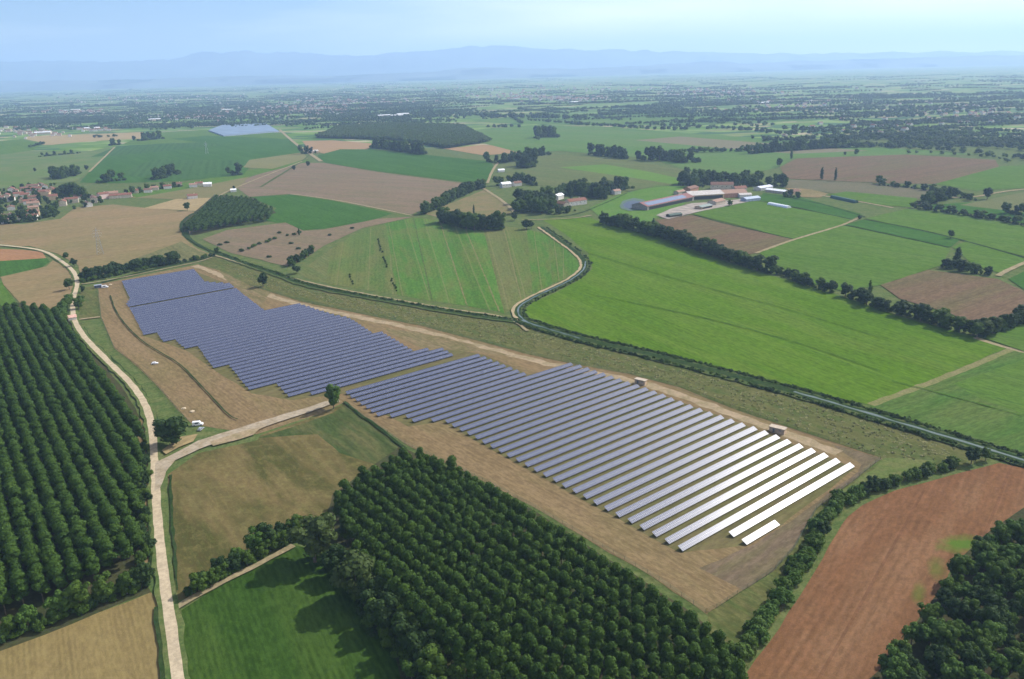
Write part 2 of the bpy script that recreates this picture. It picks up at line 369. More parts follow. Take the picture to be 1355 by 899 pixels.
# weedy strip to the canal
fld([(262, 350), (285, 336), (320, 350), (370, 366), (400, 379), (450, 389), (520, 401), (600, 416), (680, 428), (770, 455), (850, 473), (950, 498), (1050, 526), (1100, 540), (1200, 571), (1280, 593), (1320, 605), (1296, 612), (1270, 620), (1200, 636), (1160, 650), (1120, 672), (1090, 705), (1070, 745), (1040, 800), (1000, 860), (960, 890), (940, 850), (936, 812), (1024, 756), (1051, 726), (1081, 673), (1128, 638), (1168, 607), (1038, 564), (967, 540), (900, 513), (832, 495), (755, 481), (707, 471), (620, 448), (560, 432), (480, 416), (400, 399.5), (330, 378), (290, 358)], m_olive)
m_green_edge = field_mat('green_verge', (.09, .14, .035), (.13, .16, .05), None, 3, 0, 14, 1, c=(.2, .18, .08), camt=.5, cbig=8)
fld([(1168, 607), (1240, 610), (1200, 634), (1150, 650), (1112, 675), (1085, 710), (1066, 745), (1040, 790), (1005, 850), (985, 850), (1040, 770), (1060, 726), (1090, 673), (1130, 640)], m_green_edge, rough=(6, 1.2))
fld([(105, 424), (134, 424), (151, 461), (182, 486), (213, 517), (234, 542), (228, 560), (214, 575), (204, 545), (188, 512), (160, 484), (122, 452)], m_verge)
fld([(128, 377), (134, 421), (105, 424), (103, 400), (108, 382)], m_olive)
# red field
fld([(1322, 613), (1355, 620), (1500, 650), (1500, 760), (1400, 690), (1355, 672), (1314, 700), (1262, 748), (1250, 775), (1222, 810), (1196, 850), (1172, 880), (1150, 899), (1080, 1000), (925, 1000), (983, 899), (1032, 831), (1058, 790), (1088, 741), (1107, 707), (1122, 684), (1141, 669), (1183, 650), (1239, 635), (1296, 620)], m_red)
nt = m_red.node_tree; b = nt.nodes['Principled BSDF']; old = b.inputs['Base Color'].links[0].from_socket
tcr = N(nt, 'ShaderNodeTexCoord'); gp0 = P(1268, 722); msk = None
for (gx_, gy_, rx_, ry_, an_) in ((*P(1272, 720), 12, 6, 20), (*P(1240, 752), 9, 3.5, 65), (*P(1216, 785), 9, 2.5, 60)):
    mg = N(nt, 'ShaderNodeMapping'); mg.vector_type = 'TEXTURE'; mg.inputs['Location'].default_value = (gx_, gy_, 0); mg.inputs['Rotation'].default_value = (0, 0, R(an_)); mg.inputs['Scale'].default_value = (rx_, ry_, 1e6)
    nt.links.new(tcr.outputs['Object'], mg.inputs[0]); ln = nt.nodes.new('ShaderNodeVectorMath'); ln.operation = 'LENGTH'; nt.links.new(mg.outputs[0], ln.inputs[0])
    q_ = ramp(nt, math_(nt, 'ADD', ln.outputs['Value'], math_(nt, 'MULTIPLY', noise_(nt, tcr.outputs['Object'], .22, 5, .65), 1.3)), 1.75, .95)
    q_ = math_(nt, 'MULTIPLY', q_, 1.0 if rx_ > 10 else .5)
    msk = q_ if msk is None else math_(nt, 'MAXIMUM', msk, q_)
nt.links.new(mix(nt, math_(nt, 'MULTIPLY', msk, .85), old, (.06, .13, .015)), b.inputs['Base Color'])
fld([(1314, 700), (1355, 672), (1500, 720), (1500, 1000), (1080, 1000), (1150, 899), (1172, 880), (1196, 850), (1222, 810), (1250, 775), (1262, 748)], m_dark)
# fields across the canal
BIG = [(716, 290), (780, 288), (800, 296), (870, 312), (960, 347), (1100, 388), (1200, 422), (1290, 446), (1332, 461), (1240, 500), (1150, 536), (1050, 513), (950, 489), (850, 465), (770, 446), (706, 428), (690, 414), (706, 400), (735, 388), (768, 370), (784, 356), (778, 335), (748, 310)]
fld(BIG, m_green)
fld([(1150, 538), (1250, 502), (1340, 462), (1400, 440), (1600, 520), (1600, 680), (1355, 612), (1280, 589), (1200, 565)], field_mat('mixed_crop', (.06, .135, .025), (.09, .16, .035), wang((1160, 540), (1355, 480)), 6, .3, 50, 1, c=(.14, .15, .05), camt=.6, cbig=40))
fld([(1262, 508), (1355, 476), (1450, 445), (1600, 500), (1500, 560), (1355, 548), (1300, 530)], m_green2)
ribbon('path', PP([(1152, 536), (1250, 500), (1340, 462), (1400, 436)]), 5, field_mat('grass_track', (.17, .19, .06), (.23, .2, .1), None, 3, 0, 12, 1), j=.5)
ribbon('path', PP([(1290, 447), (1332, 461), (1420, 482)]), 4, m_path, j=.5)
# striped meadows inside the canal bend
ST = [(395, 361), (412, 344), (480, 306), (545, 289), (600, 290), (712, 304), (745, 322), (770, 345), (766, 359), (718, 384), (682, 402), (668, 416), (600, 405), (520, 391), (430, 375)]
tops = [(395, 361), (440, 328), (478, 306), (510, 296), (547, 288.5), (581.6, 292), (612, 294), (638, 297), (666, 300), (697, 303), (725, 312), (745, 322), (770, 345)]
bots = [(405, 368), (430, 375), (470, 382), (526, 391), (572, 399), (618, 405), (661, 413), (668, 416), (690, 398), (705, 391), (731, 376), (745, 370), (764, 360)]
sc_cols = [((.11, .15, .045), (.14, .16, .06)), ((.10, .155, .04), (.12, .16, .045)), ((.085, .155, .035), (.13, .16, .05)), ((.07, .165, .03), (.09, .18, .035)), ((.08, .17, .03), (.10, .19, .04)), ((.065, .155, .028), (.09, .18, .03)),
           ((.075, .175, .028), (.095, .2, .035)), ((.12, .155, .045), (.15, .16, .06)), ((.10, .16, .035), (.13, .16, .05)), ((.07, .165, .028), (.09, .18, .03)), ((.075, .155, .03), (.09, .17, .03)), ((.07, .17, .03), (.09, .18, .03))]
for i in range(12):
    a = wang(tops[i], bots[i])
    fld([tops[i], tops[i + 1], bots[i + 1], bots[i]], field_mat('meadow_strip', *sc_cols[i], a, 4, .28, 40, 1, c=(.17, .15, .055), camt=.6, cbig=20, tram=11, tramcol=(.17, .15, .07)))
for i in (4, 5, 6, 8):
    ribbon('path', PP([tops[i], ((tops[i][0] + bots[i][0]) / 2, (tops[i][1] + bots[i][1]) / 2), bots[i]]), 1.1, field_mat('meadow_track', (.14, .15, .05), (.22, .19, .09), None, 3, 0, 9, 1) if i != 4 else m_bank, j=.3)
fld([(560, 283), (600, 268), (640, 252), (668, 268), (678, 283), (640, 288), (580, 288)], field_mat('triangle_stubble', (.22, .17, .085), (.2, .17, .08), None, 3, 0, 30, 1, c=(.13, .15, .05), camt=.6))
# central and left middle distance
fld([(315, 250), (318, 240), (350, 228), (400, 216), (430, 216), (500, 228), (615, 243), (590, 262), (565, 275), (545, 284), (500, 276), (440, 264), (385, 257), (330, 261)], m_pink)
ribbon('path', PP([(385, 257), (440, 264), (500, 276), (548, 286)]), 4, m_path, j=.6)
fld([(330, 261), (385, 258), (440, 266), (520, 283), (492, 292), (430, 303), (400, 305), (370, 296), (350, 292), (366, 276)], m_deep)
fld([(262, 314), (300, 304), (378, 295), (402, 306), (430, 304), (500, 290), (548, 287), (480, 302), (430, 325), (400, 345), (380, 353), (305, 335)], m_pink)
fld([(255, 312), (300, 302), (350, 296), (378, 295), (300, 305), (265, 318)], m_verge)
fld([(0, 327), (-120, 330), (-120, 300), (0, 297), (30, 297), (80, 290), (100, 275), (150, 271), (195, 276), (262, 281), (250, 293), (240, 312), (262, 330), (282, 338), (200, 352), (110, 373), (104, 352), (76, 336), (40, 326)], m_tan)
fld([(108, 371), (150, 354), (200, 335), (240, 320), (262, 332), (282, 338), (200, 353)], field_mat('young_rows', (.15, .16, .06), (.2, .17, .08), wang((240, 318), (275, 338)), 7, .6, 30, 1, c=(.08, .12, .04), camt=.5))
fld([(0, 330), (-120, 335), (-120, 352), (0, 347), (62, 343), (56, 334), (30, 331)], field_mat('orange_soil', (.36, .19, .09), (.3, .17, .09), wang((0, 332), (50, 336)), 4, .2, 30, 1))
fld([(0, 346), (-120, 350), (-120, 375), (0, 367), (50, 358), (66, 347), (62, 342)], m_deep)
fld([(0, 367), (62, 353), (70, 345), (84, 352), (97, 368), (97, 388), (78, 412), (30, 405), (5, 378)], m_tan)
fld([(0, 367), (5, 378), (22, 402), (0, 406), (-120, 410), (-120, 372)], m_green2)
fld([(190, 276), (232, 264), (262, 260), (284, 262), (264, 280)], m_hay)
fld([(170, 262), (240, 250), (310, 238), (330, 234), (315, 250), (284, 262), (232, 264)], field_mat('dry_meadow', (.2, .17, .08), (.16, .16, .06), None, 3, 0, 40, 1))
fld([(165, 252), (240, 243), (300, 232), (400, 212), (412, 213), (330, 234), (250, 250), (180, 262)], m_green2)
fld([(242, 310), (240, 296), (284, 258), (335, 262), (366, 282), (300, 302), (258, 312)], m_dark)
# upper left
fld([(0, 250), (-150, 255), (-150, 200), (0, 200), (60, 200), (120, 200), (152, 194), (118, 228), (100, 240), (50, 245)], field_mat('pale_meadow', (.12, .18, .05), (.10, .16, .05), None, 3, 0, 90, 1, c=(.19, .18, .09), camt=.5, cbig=60))
fld([(105, 242), (120, 226), (152, 196), (270, 185), (380, 178), (402, 206), (330, 222), (322, 232), (240, 240), (150, 243)], m_deep)
m_orch = field_mat('orchard_rows', (.05, .12, .03), (.065, .13, .035), wang((300, 190), (300, 215)), 16, .6, 60, .8)
fld([(155, 232), (200, 212), (318, 212), (322, 232), (240, 238)], m_orch)
fld([(120, 208), (155, 194), (290, 186), (300, 192), (160, 206)], m_orch)
fld([(160, 192), (200, 176), (272, 172), (372, 176), (382, 184), (290, 188)], m_green2)
fld([(225, 184), (275, 180), (372, 184), (384, 190), (300, 193)], m_deep)
fld([(322, 222), (330, 212), (400, 202), (408, 210), (360, 224)], field_mat('dry_field', (.2, .19, .08), (.17, .17, .07), None, 3, 0, 50, 1))
fld([(34, 193), (36, 181), (80, 179), (120, 178), (190, 175), (186, 184), (120, 187), (70, 192)], m_hay)
fld([(0, 205), (-100, 210), (-100, 190), (0, 187), (30, 184), (60, 190), (40, 200)], m_green2)
fld([(400, 187), (440, 186), (492, 190), (486, 200), (430, 204), (408, 198)], field_mat('orange_stubble', (.33, .22, .12), (.3, .2, .1), None, 3, 0, 50, 1))
fld([(420, 206), (450, 198), (490, 198), (560, 205), (650, 214), (655, 228), (648, 241), (612, 241), (500, 227), (430, 216)], m_deep)
fld([(586, 197), (640, 192), (672, 194), (690, 202), (640, 206)], field_mat('orange_stubble', (.33, .22, .12), (.3, .2, .1), None, 3, 0, 50, 1))
fld([(650, 240), (655, 220), (690, 212), (720, 205), (800, 207), (906, 225), (914, 240), (900, 250), (830, 253), (780, 246), (700, 246)], field_mat('olive_meadow', (.11, .14, .05), (.15, .155, .06), wang((700, 220), (880, 240)), 8, .2, 60, 1, c=(.08, .16, .04), camt=.5))
fld([(740, 222), (800, 218), (860, 228), (914, 240), (900, 246), (840, 236)], field_mat('bright_meadow', (.13, .22, .04), (.10, .19, .035), None, 3, 0, 60, 1))
m_pale = field_mat('pale_green_field', (.09, .175, .04), (.11, .19, .05), wang((700, 185), (1000, 200)), 12, .15, 120, 1, c=(.16, .19, .08), camt=.4, cbig=90)
fld([(600, 190), (630, 172), (700, 166), (800, 168), (900, 176), (1050, 186), (1300, 205), (1200, 206), (1050, 210), (1030, 222), (985, 232), (910, 226), (860, 210), (740, 200), (690, 203), (640, 190)], m_pale)
fld([(840, 186), (900, 181), (1040, 192), (1150, 200), (1050, 204), (950, 196)], field_mat('pinkish_field', (.17, .17, .09), (.2, .17, .11), None, 3, 0, 90, 1))
fld([(620, 162), (700, 152), (830, 150), (1000, 152), (1080, 160), (900, 166), (760, 166)], m_pale)
fld([(1032, 222), (1055, 210), (1200, 205), (1317, 212), (1322, 222), (1237, 244), (1170, 243), (1040, 237)], m_brown)
fld([(1237, 244), (1323, 221), (1420, 215), (1420, 255), (1355, 249), (1290, 253)], m_green2)
fld([(1040, 238), (1140, 242), (1240, 252), (1216, 264), (1100, 256), (1040, 248)], field_mat('grey_fallow', (.13, .13, .07), (.16, .14, .085), None, 3, 0, 50, 1))
fld([(1096, 258), (1120, 254), (1214, 263), (1206, 275), (1165, 272)], m_green2)
fld([(1038, 249), (1072, 251), (1096, 257), (1085, 262), (1058, 261)], m_tan)
ribbon('path', PP([(1085, 259), (1130, 266), (1184, 276)]), 5, m_path, j=.6)
# round the big farm and to the right
fld([(780, 276), (820, 258), (870, 246), (905, 247), (925, 255), (900, 275), (866, 290), (850, 302), (800, 294)], field_mat('lush_grass', (.085, .185, .03), (.12, .2, .045), None, 3, 0, 40, 1))
fld([(868, 292), (915, 285), (960, 297), (1049, 317), (1001, 335), (960, 345), (900, 320)], m_brown)
fld([(917, 284), (957, 271), (1001, 265), (1050, 276), (1127, 290), (1115, 298), (1049, 317), (970, 297)], m_green2)
fld([(1001, 265), (1010, 256), (1060, 262), (1140, 284), (1127, 291), (1060, 276)], m_deep)
fld([(1003, 335), (1049, 318), (1117, 299), (1180, 312), (1258, 329), (1246, 352), (1166, 378), (1118, 387), (1060, 372)], m_green2)
fld([(1119, 298), (1143, 291), (1200, 302), (1270, 318), (1258, 328), (1180, 311)], m_deep)
fld([(1145, 290), (1200, 277), (1260, 282), (1355, 300), (1450, 320), (1450, 362), (1355, 340), (1276, 319), (1210, 303)], m_green2)
fld([(1260, 328), (1278, 320), (1355, 343), (1355, 352), (1322, 362), (1290, 352)], m_green2)
fld([(1334, 370), (1360, 358), (1450, 380), (1450, 410), (1355, 384)], m_deep)
fld([(1165, 378), (1227, 358), (1320, 370), (1355, 386), (1450, 400), (1450, 420), (1355, 413), (1298, 436), (1258, 416), (1190, 396)], m_brown)
fld([(1298, 447), (1355, 425), (1450, 432), (1450, 490), (1355, 466)], m_green2)
fld([(1210, 273), (1290, 268), (1420, 290), (1420, 310), (1355, 296), (1290, 284)], m_deep)
fld([(1270, 272), (1355, 255), (1420, 260), (1420, 285), (1355, 282)], field_mat('olive_field', (.13, .15, .06), (.15, .155, .065), None, 3, 0, 50, 1))
for q in ([(790, 392), (930, 420), (1060, 455), (1165, 492)], [(760, 330), (900, 372), (1050, 412), (1180, 452)], [(1180, 505), (1270, 528), (1355, 552)]):
    ribbon('field', PP(q), .8, field_mat('wheel_track', (.055, .125, .014), (.07, .14, .02), None, 3, 0, 9, 1), j=.4)
# dark field boundaries
for q, wd in (([(917, 285), (960, 297), (1049, 317)], 3), ([(1001, 266), (1060, 277), (1127, 291)], 3), ([(1119, 299), (1180, 312), (1258, 329)], 3), ([(1143, 291), (1210, 303), (1276, 319), (1355, 342), (1440, 366)], 3.5),
              ([(1010, 257), (1080, 268), (1145, 288)], 3), ([(830, 254), (870, 247), (905, 245)], 5), ([(720, 288), (760, 286), (800, 270), (830, 256)], 2.5), ([(1140, 242), (1190, 246), (1240, 252)], 5),
              ([(135, 375), (200, 357), (262, 345), (290, 338)], 3.5), ([(105, 427), (125, 455), (160, 486), (188, 514), (204, 546), (212, 575)], 1.6), ([(225, 630), (229, 700), (236, 790)], 1.2), ([(183, 560), (199, 600), (199, 700), (201, 745)], 1.6),
              ([(207, 805), (213, 850), (217, 899), (222, 960)], 2.2), ([(455, 533), (540, 597)], 1.8), ([(250, 318), (236, 300), (250, 285), (264, 281)], 4), ([(345, 248), (400, 214), (410, 205)], 5)):
    ribbon('ditch', PP(q), wd, m_ditch if wd != 5 else m_bank, j=.5)
# tracks
for q, wd in (([(1000, 336), (1049, 318), (1115, 299), (1132, 291), (1137, 289)], 4), ([(370, 172), (390, 190), (412, 205), (425, 214)], 9), ([(1212, 272), (1240, 262), (1290, 262), (1330, 253), (1400, 248)], 6),
              ([(234, 806), (270, 784), (345, 747), (392, 722)], 3), ([(640, 250), (668, 268), (682, 283)], 5), ([(645, 243), (652, 225), (660, 215)], 5), ([(690, 292), (760, 290), (785, 285)], 3),
              ([(1320, 366), (1338, 356), (1400, 330)], 5), ([(118, 228), (152, 195)], 5), ([(250, 310), (250, 298), (284, 262), (318, 246), (400, 214)], 4), ([(104, 424), (136, 420)], 4), ([(105, 377), (128, 375), (262, 348), (282, 341)], 2.5)):
    ribbon('path', PP(q), wd, m_path, j=.4)
# perimeter line inside the site: narrow drain
ribbon('ditch', PP([(146, 392), (154, 416), (182, 449), (213, 468), (238, 482), (260, 505), (288, 535), (307, 555), (321, 557)]), .9, m_ditch, j=.15)

# roads
m_edge = m_verge
road = [(-80, 318), (0, 325), (40, 329), (62, 334), (78, 344), (92, 354), (101, 365), (103, 378), (98, 393), (96, 410), (99, 428), (113, 449), (128, 464), (150, 486), (174, 509), (190, 531), (199, 553), (203, 580), (205, 620), (208, 680), (214, 740), (222, 800), (229, 850), (236, 899), (250, 1000)]
ribbon('verge', PP(road), 7, m_verge, j=.8)
ribbon('road', PP(road), 3.8, m_road, j=.2)
YARD = [(206, 614), (240, 597), (262, 585), (300, 573), (345, 559), (400, 543), (446, 528), (450, 533), (400, 550), (345, 569), (300, 582), (262, 597), (232, 611), (220, 626), (212, 648), (205, 652)]
fld(YARD, m_gravel, name='road', rough=(4, .5))
fld([(214, 598), (238, 580), (262, 576), (256, 586), (236, 594), (220, 603)], m_hay, name='ground')
fld([(278, 586), (330, 570), (345, 568), (336, 577), (318, 583), (282, 592)], m_sand, name='ground')

# canal: banks, water
m_water, nt, b = newmat('canal_water')
b.inputs['Base Color'].default_value = (.07, .095, .08, 1); b.inputs['Roughness'].default_value = .22; b.inputs['Specular IOR Level'].default_value = .2
tc = N(nt, 'ShaderNodeTexCoord'); nf = noise_(nt, tc.outputs['Object'], .9, 3); bp = N(nt, 'ShaderNodeBump'); bp.inputs['Strength'].default_value = .15; nt.links.new(nf, bp.inputs['Height']); nt.links.new(bp.outputs[0], b.inputs['Normal'])
can_r = [(690, 425), (712, 433), (770, 450), (850, 468), (950, 493), (1050, 520), (1100, 534), (1200, 564), (1280, 588), (1355, 611), (1500, 655)]
can_l = [(282, 334), (320, 349), (370, 365), (400, 378), (450, 388), (520, 400), (600, 415), (690, 427)]
can_c = [(716, 301), (740, 318), (762, 334), (775, 347), (773, 359), (752, 374), (718, 389), (690, 403), (684, 412), (690, 423), (700, 429)]
ribbon('bank', PP(can_r), 15, m_bank, j=1.2); ribbon('bank', PP(can_l), 9, m_bank, j=1); ribbon('bank', PP(can_c), 11, m_bank, j=.7)
ribbon('path', PP(can_c), 2.6, field_mat('sandy_track', (.42, .33, .2), (.36, .29, .17), None, 3, 0, 12, 1), j=.7, off=-4.0)
ribbon('path', PP([(282, 338), (400, 374), (520, 397), (600, 411), (672, 420), (700, 440)]), 2.4, m_path, j=.5, off=0)
ribbon('ditch', PP(can_l), 3.8, m_ditch, j=.5)
ribbon('ditch', PP(can_r), 6.4, m_ditch, j=.6); ribbon('ditch', PP(can_c), 4.4, m_ditch, j=.4)
ribbon('water', PP(can_r[5:]), 1.9, m_water, j=.5); ribbon('water', PP(can_r[:3]), 1.2, m_water, j=.6); ribbon('water', PP(can_c[3:]), 1.2, m_water, j=.5)
ribbon('ditch', PP([(250, 300), (246, 310), (256, 322), (284, 335), (300, 341)]), 4, m_ditch, j=.5)
# ponds and blue sheeting
fld([(820, 273), (824, 267), (838, 263), (852, 265), (856, 272), (848, 279), (832, 280), (822, 277)], simple('pond_edge', (.05, .09, .06)), name='bank', rough=None)
fld([(824, 272), (829, 268), (839, 266), (849, 268), (852, 272), (845, 276.5), (833, 277.5), (826, 275.5)], simple('slurry', (.03, .05, .08), .6), name='water', rough=None)

# ------------------------------------------------------------------ leaf material and crowns
def leaf_mat(name, a, b_, trans=.25):
    m, nt, b = newmat(name)
    oi = N(nt, 'ShaderNodeObjectInfo'); tc = N(nt, 'ShaderNodeTexCoord')
    f = noise_(nt, tc.outputs['Object'], .45, 3, .6)
    k = math_(nt, 'ADD', math_(nt, 'MULTIPLY', oi.outputs['Random'], .65), math_(nt, 'MULTIPLY', ramp(nt, f, .35, .65), .35))
    col = mix(nt, k, a, b_)
    f2 = noise_(nt, tc.outputs['Object'], 2.5, 2, .6)
    col = mix(nt, math_(nt, 'MULTIPLY', ramp(nt, f2, .45, .7), .35), col, tuple(v * 1.7 for v in b_))
    nt.links.new(col, b.inputs['Base Color']); b.inputs['Roughness'].default_value = .7; b.inputs['Specular IOR Level'].default_value = .12
    tr = N(nt, 'ShaderNodeBsdfTranslucent'); nt.links.new(mix(nt, .5, col, (.12, .2, .03)), tr.inputs[0])
    ms = N(nt, 'ShaderNodeMixShader'); ms.inputs[0].default_value = trans
    nt.links.new(b.outputs[0], ms.inputs[1]); nt.links.new(tr.outputs[0], ms.inputs[2])
    nt.links.new(ms.outputs[0], nt.nodes['Material Output'].inputs['Surface'])
    return m
L_POP = leaf_mat('poplar_leaves', (.023, .054, .006), (.052, .098, .012))
L_TREE = leaf_mat('tree_leaves', (.033, .068, .008), (.068, .115, .016))
L_OLV = leaf_mat('olive_leaves', (.034, .056, .013), (.055, .08, .02))
L_LIME = leaf_mat('lime_leaves', (.045, .095, .014), (.065, .12, .02))
L_DARK = leaf_mat('dark_leaves', (.014, .034, .008), (.03, .056, .013), .15)
L_WEED = leaf_mat('weed_leaves', (.17, .19, .06), (.28, .25, .12))
BARK = simple('bark', (.12, .095, .07), .9, 0, .25, 2)
PALEBARK = simple('pale_bark', (.3, .28, .24), .9, 0, .25, 2)

def crown_mesh(name, kind, nleaf, seed, leaf=.5, mat=None):
    rg = np.random.default_rng(seed)
    cl = []   # clump centre, radius
    if kind == 'poplar':       # 15 m tree, crown 3..15
        for i in range(15):
            t = rg.random() ** .8; z = 4.2 + t * 8.8
            rr = 1.75 * min(1, (1.06 - t) * 2.6) ** .5 * math.sqrt(rg.random())
            a = rg.random() * 6.28; cl.append((rr * math.cos(a), rr * math.sin(a), z, 1.15 + .5 * rg.random()))
        cl.append((0, 0, 13.0, 1.6))
    elif kind == 'round':      # 12 m tree, crown radius 4.5
        for i in range(30):
            d = rg.normal(size=3); d /= np.linalg.norm(d); r_ = rg.random() ** .4
            cl.append((d[0] * 3.7 * r_, d[1] * 3.7 * r_, 6.4 + d[2] * 4.2 * r_, 1.0 + .9 * rg.random()))
    elif kind == 'slim':       # 14 m, radius 1.4
        for i in range(16):
            t = i / 15; cl.append((rg.normal() * .25, rg.normal() * .25, 1.4 + t * 11.6, .35 + 1.0 * math.sin(math.pi * min(1, t * .75 + .22))))
    elif kind == 'bush':       # 5 m high, radius 2.6
        for i in range(16):
            a = rg.random() * 6.28; rr = 2.1 * math.sqrt(rg.random()); cl.append((rr * math.cos(a), rr * math.sin(a), .9 + (3.2 - rr * .7) * rg.random(), .8 + .7 * rg.random()))
    elif kind == 'wood':       # a 12 m tree as seen from kilometres away
        for i in range(12):
            a = rg.random() * 6.28; rr = 4.2 * math.sqrt(rg.random()); cl.append((rr * math.cos(a), rr * math.sin(a), 3 + 6.0 * rg.random(), 1.9 + 1.5 * rg.random()))
    elif kind == 'weed':
        for i in range(3):
            cl.append((rg.normal() * .5, rg.normal() * .5, .3, .5))
    cl = np.array(cl); wgt = cl[:, 3] ** 2; wgt /= wgt.sum()
    idx = rg.choice(len(cl), nleaf, p=wgt)
    d = rg.normal(size=(nleaf, 3)); d /= np.linalg.norm(d, axis=1)[:, None]
    d[:, 2] = np.where(d[:, 2] < -.3, -d[:, 2], d[:, 2])
    rad = cl[idx, 3] * (.72 + .38 * rg.random(nleaf))
    p = cl[idx, :3] + d * rad[:, None]
    p[:, 2] = np.maximum(p[:, 2], .15)
    n = d + rg.normal(size=(nleaf, 3)) * .28; n /= np.linalg.norm(n, axis=1)[:, None]
    a = np.cross(n, rg.normal(size=(nleaf, 3))); a /= np.linalg.norm(a, axis=1)[:, None]; b = np.cross(n, a)
    s = leaf * (.6 + .8 * rg.random(nleaf))[:, None] * .5
    v = np.empty((nleaf, 4, 3)); v[:, 0] = p - a * s - b * s * .7; v[:, 1] = p + a * s - b * s * .6; v[:, 2] = p + a * s * .8 + b * s; v[:, 3] = p - a * s * .7 + b * s * .9
    verts = v.reshape(-1, 3); faces = np.arange(nleaf * 4).reshape(-1, 4)
    # inner masses of foliage
    bm = bmesh.new()
    for c in cl:
        r = bmesh.ops.create_icosphere(bm, subdivisions=1, radius=c[3] * .68, matrix=Matrix.Translation(Vector(c[:3])))
    bm.verts.ensure_lookup_table(); bm.faces.ensure_lookup_table()
    iv = [tuple(q.co + Vector(rg.normal(size=3) * .08)) for q in bm.verts]; off = len(verts)
    iff = [tuple(off + q.index for q in f_.verts) for f_ in bm.faces]; bm.free()
    me = bpy.data.meshes.new(name); me.from_pydata([tuple(q) for q in verts] + iv, [], [tuple(q) for q in faces] + iff); me.update()
    if mat: me.materials.append(mat)
    return me
def trunk_mesh(name, h, r, limbs, seed, spread=2.0):
    rg = random.Random(seed); m = MB()
    m.tube([(0, 0, -.1), (.05, .02, h * .3), (rg.uniform(-.2, .2), rg.uniform(-.2, .2), h * .62), (0, 0, h * .92)], [r, r * .75, r * .5, r * .12], 7)
    for i in range(limbs):
        a = rg.random() * 6.28; z = h * rg.uniform(.3, .65)
        m.tube([(0, 0, z), (math.cos(a) * spread * .5, math.sin(a) * spread * .5, z + spread * .5), (math.cos(a) * spread, math.sin(a) * spread, z + spread * 1.1)], [r * .4, r * .25, r * .06], 5)
    return m.mesh(name)
LIB = {}
def lib(kind, mats, n, nleaf, leaf, trunk):
    for mk, mt in mats.items():
        LIB[(kind, mk)] = [(crown_mesh('crown', kind, nleaf, 10 * i + len(LIB) * 7, leaf, mt), None) for i in range(n)]
    tr = [trunk_mesh('trunk', *trunk[:3], i + 3, trunk[3]) for i in range(2)]
    for t in tr: t.materials.append(BARK)
    LIB[(kind, 'trunk')] = tr
lib('poplar', {'pop': L_POP}, 6, 1500, .55, (14, .2, 5, 1.2))
lib('round', {'tree': L_TREE, 'olv': L_OLV, 'dark': L_DARK, 'lime': L_LIME}, 3, 2300, .62, (9, .35, 6, 2.6))
lib('slim', {'dark': L_DARK, 'tree': L_TREE, 'olv': L_OLV}, 2, 900, .5, (12, .2, 2, .6))
lib('bush', {'tree': L_TREE, 'olv': L_OLV, 'dark': L_DARK, 'lime': L_LIME}, 3, 900, .5, (3.2, .14, 5, 1.1))
FARC = {m: [crown_mesh('crown', 'wood', 260, 900 + i, 1.5, mt) for i in range(3)] for m, mt in (('dark', L_DARK), ('tree', L_TREE), ('olv', L_OLV))}
BASEH = {'poplar': 15, 'round': 12, 'slim': 14, 'bush': 4.8}
crown_objs = {}
QUEUE = []
def plant(name, kind, mat, loc, h, label, cat, group=None, wide=1.0):
    if cat in ('tree', 'bush', 'shrub', 'brush pile'): QUEUE.append((name, kind, mat, (loc[0], loc[1]), h, label, cat, group, wide))
    else: plant_now(name, kind, mat, loc, h, label, cat, group, wide)
def plant_now(name, kind, mat, loc, h, label, cat, group=None, wide=1.0):
    s = h / BASEH[kind]
    r = empty(name, (loc[0], loc[1], 0), rnd.random() * 6.28, (s * wide, s * wide, s))
    far = False
    me = rnd.choice(LIB[(kind, mat)])[0] if not far else rnd.choice(FARC.get(mat, FARC['tree']))
    c = link('crown', me, None, r); link('trunk', rnd.choice(LIB[(kind, 'trunk')]), None, r)
    crown_objs.setdefault((kind, mat, far), {}).setdefault(me.name, c)
    tag(r, label, cat, group); return r

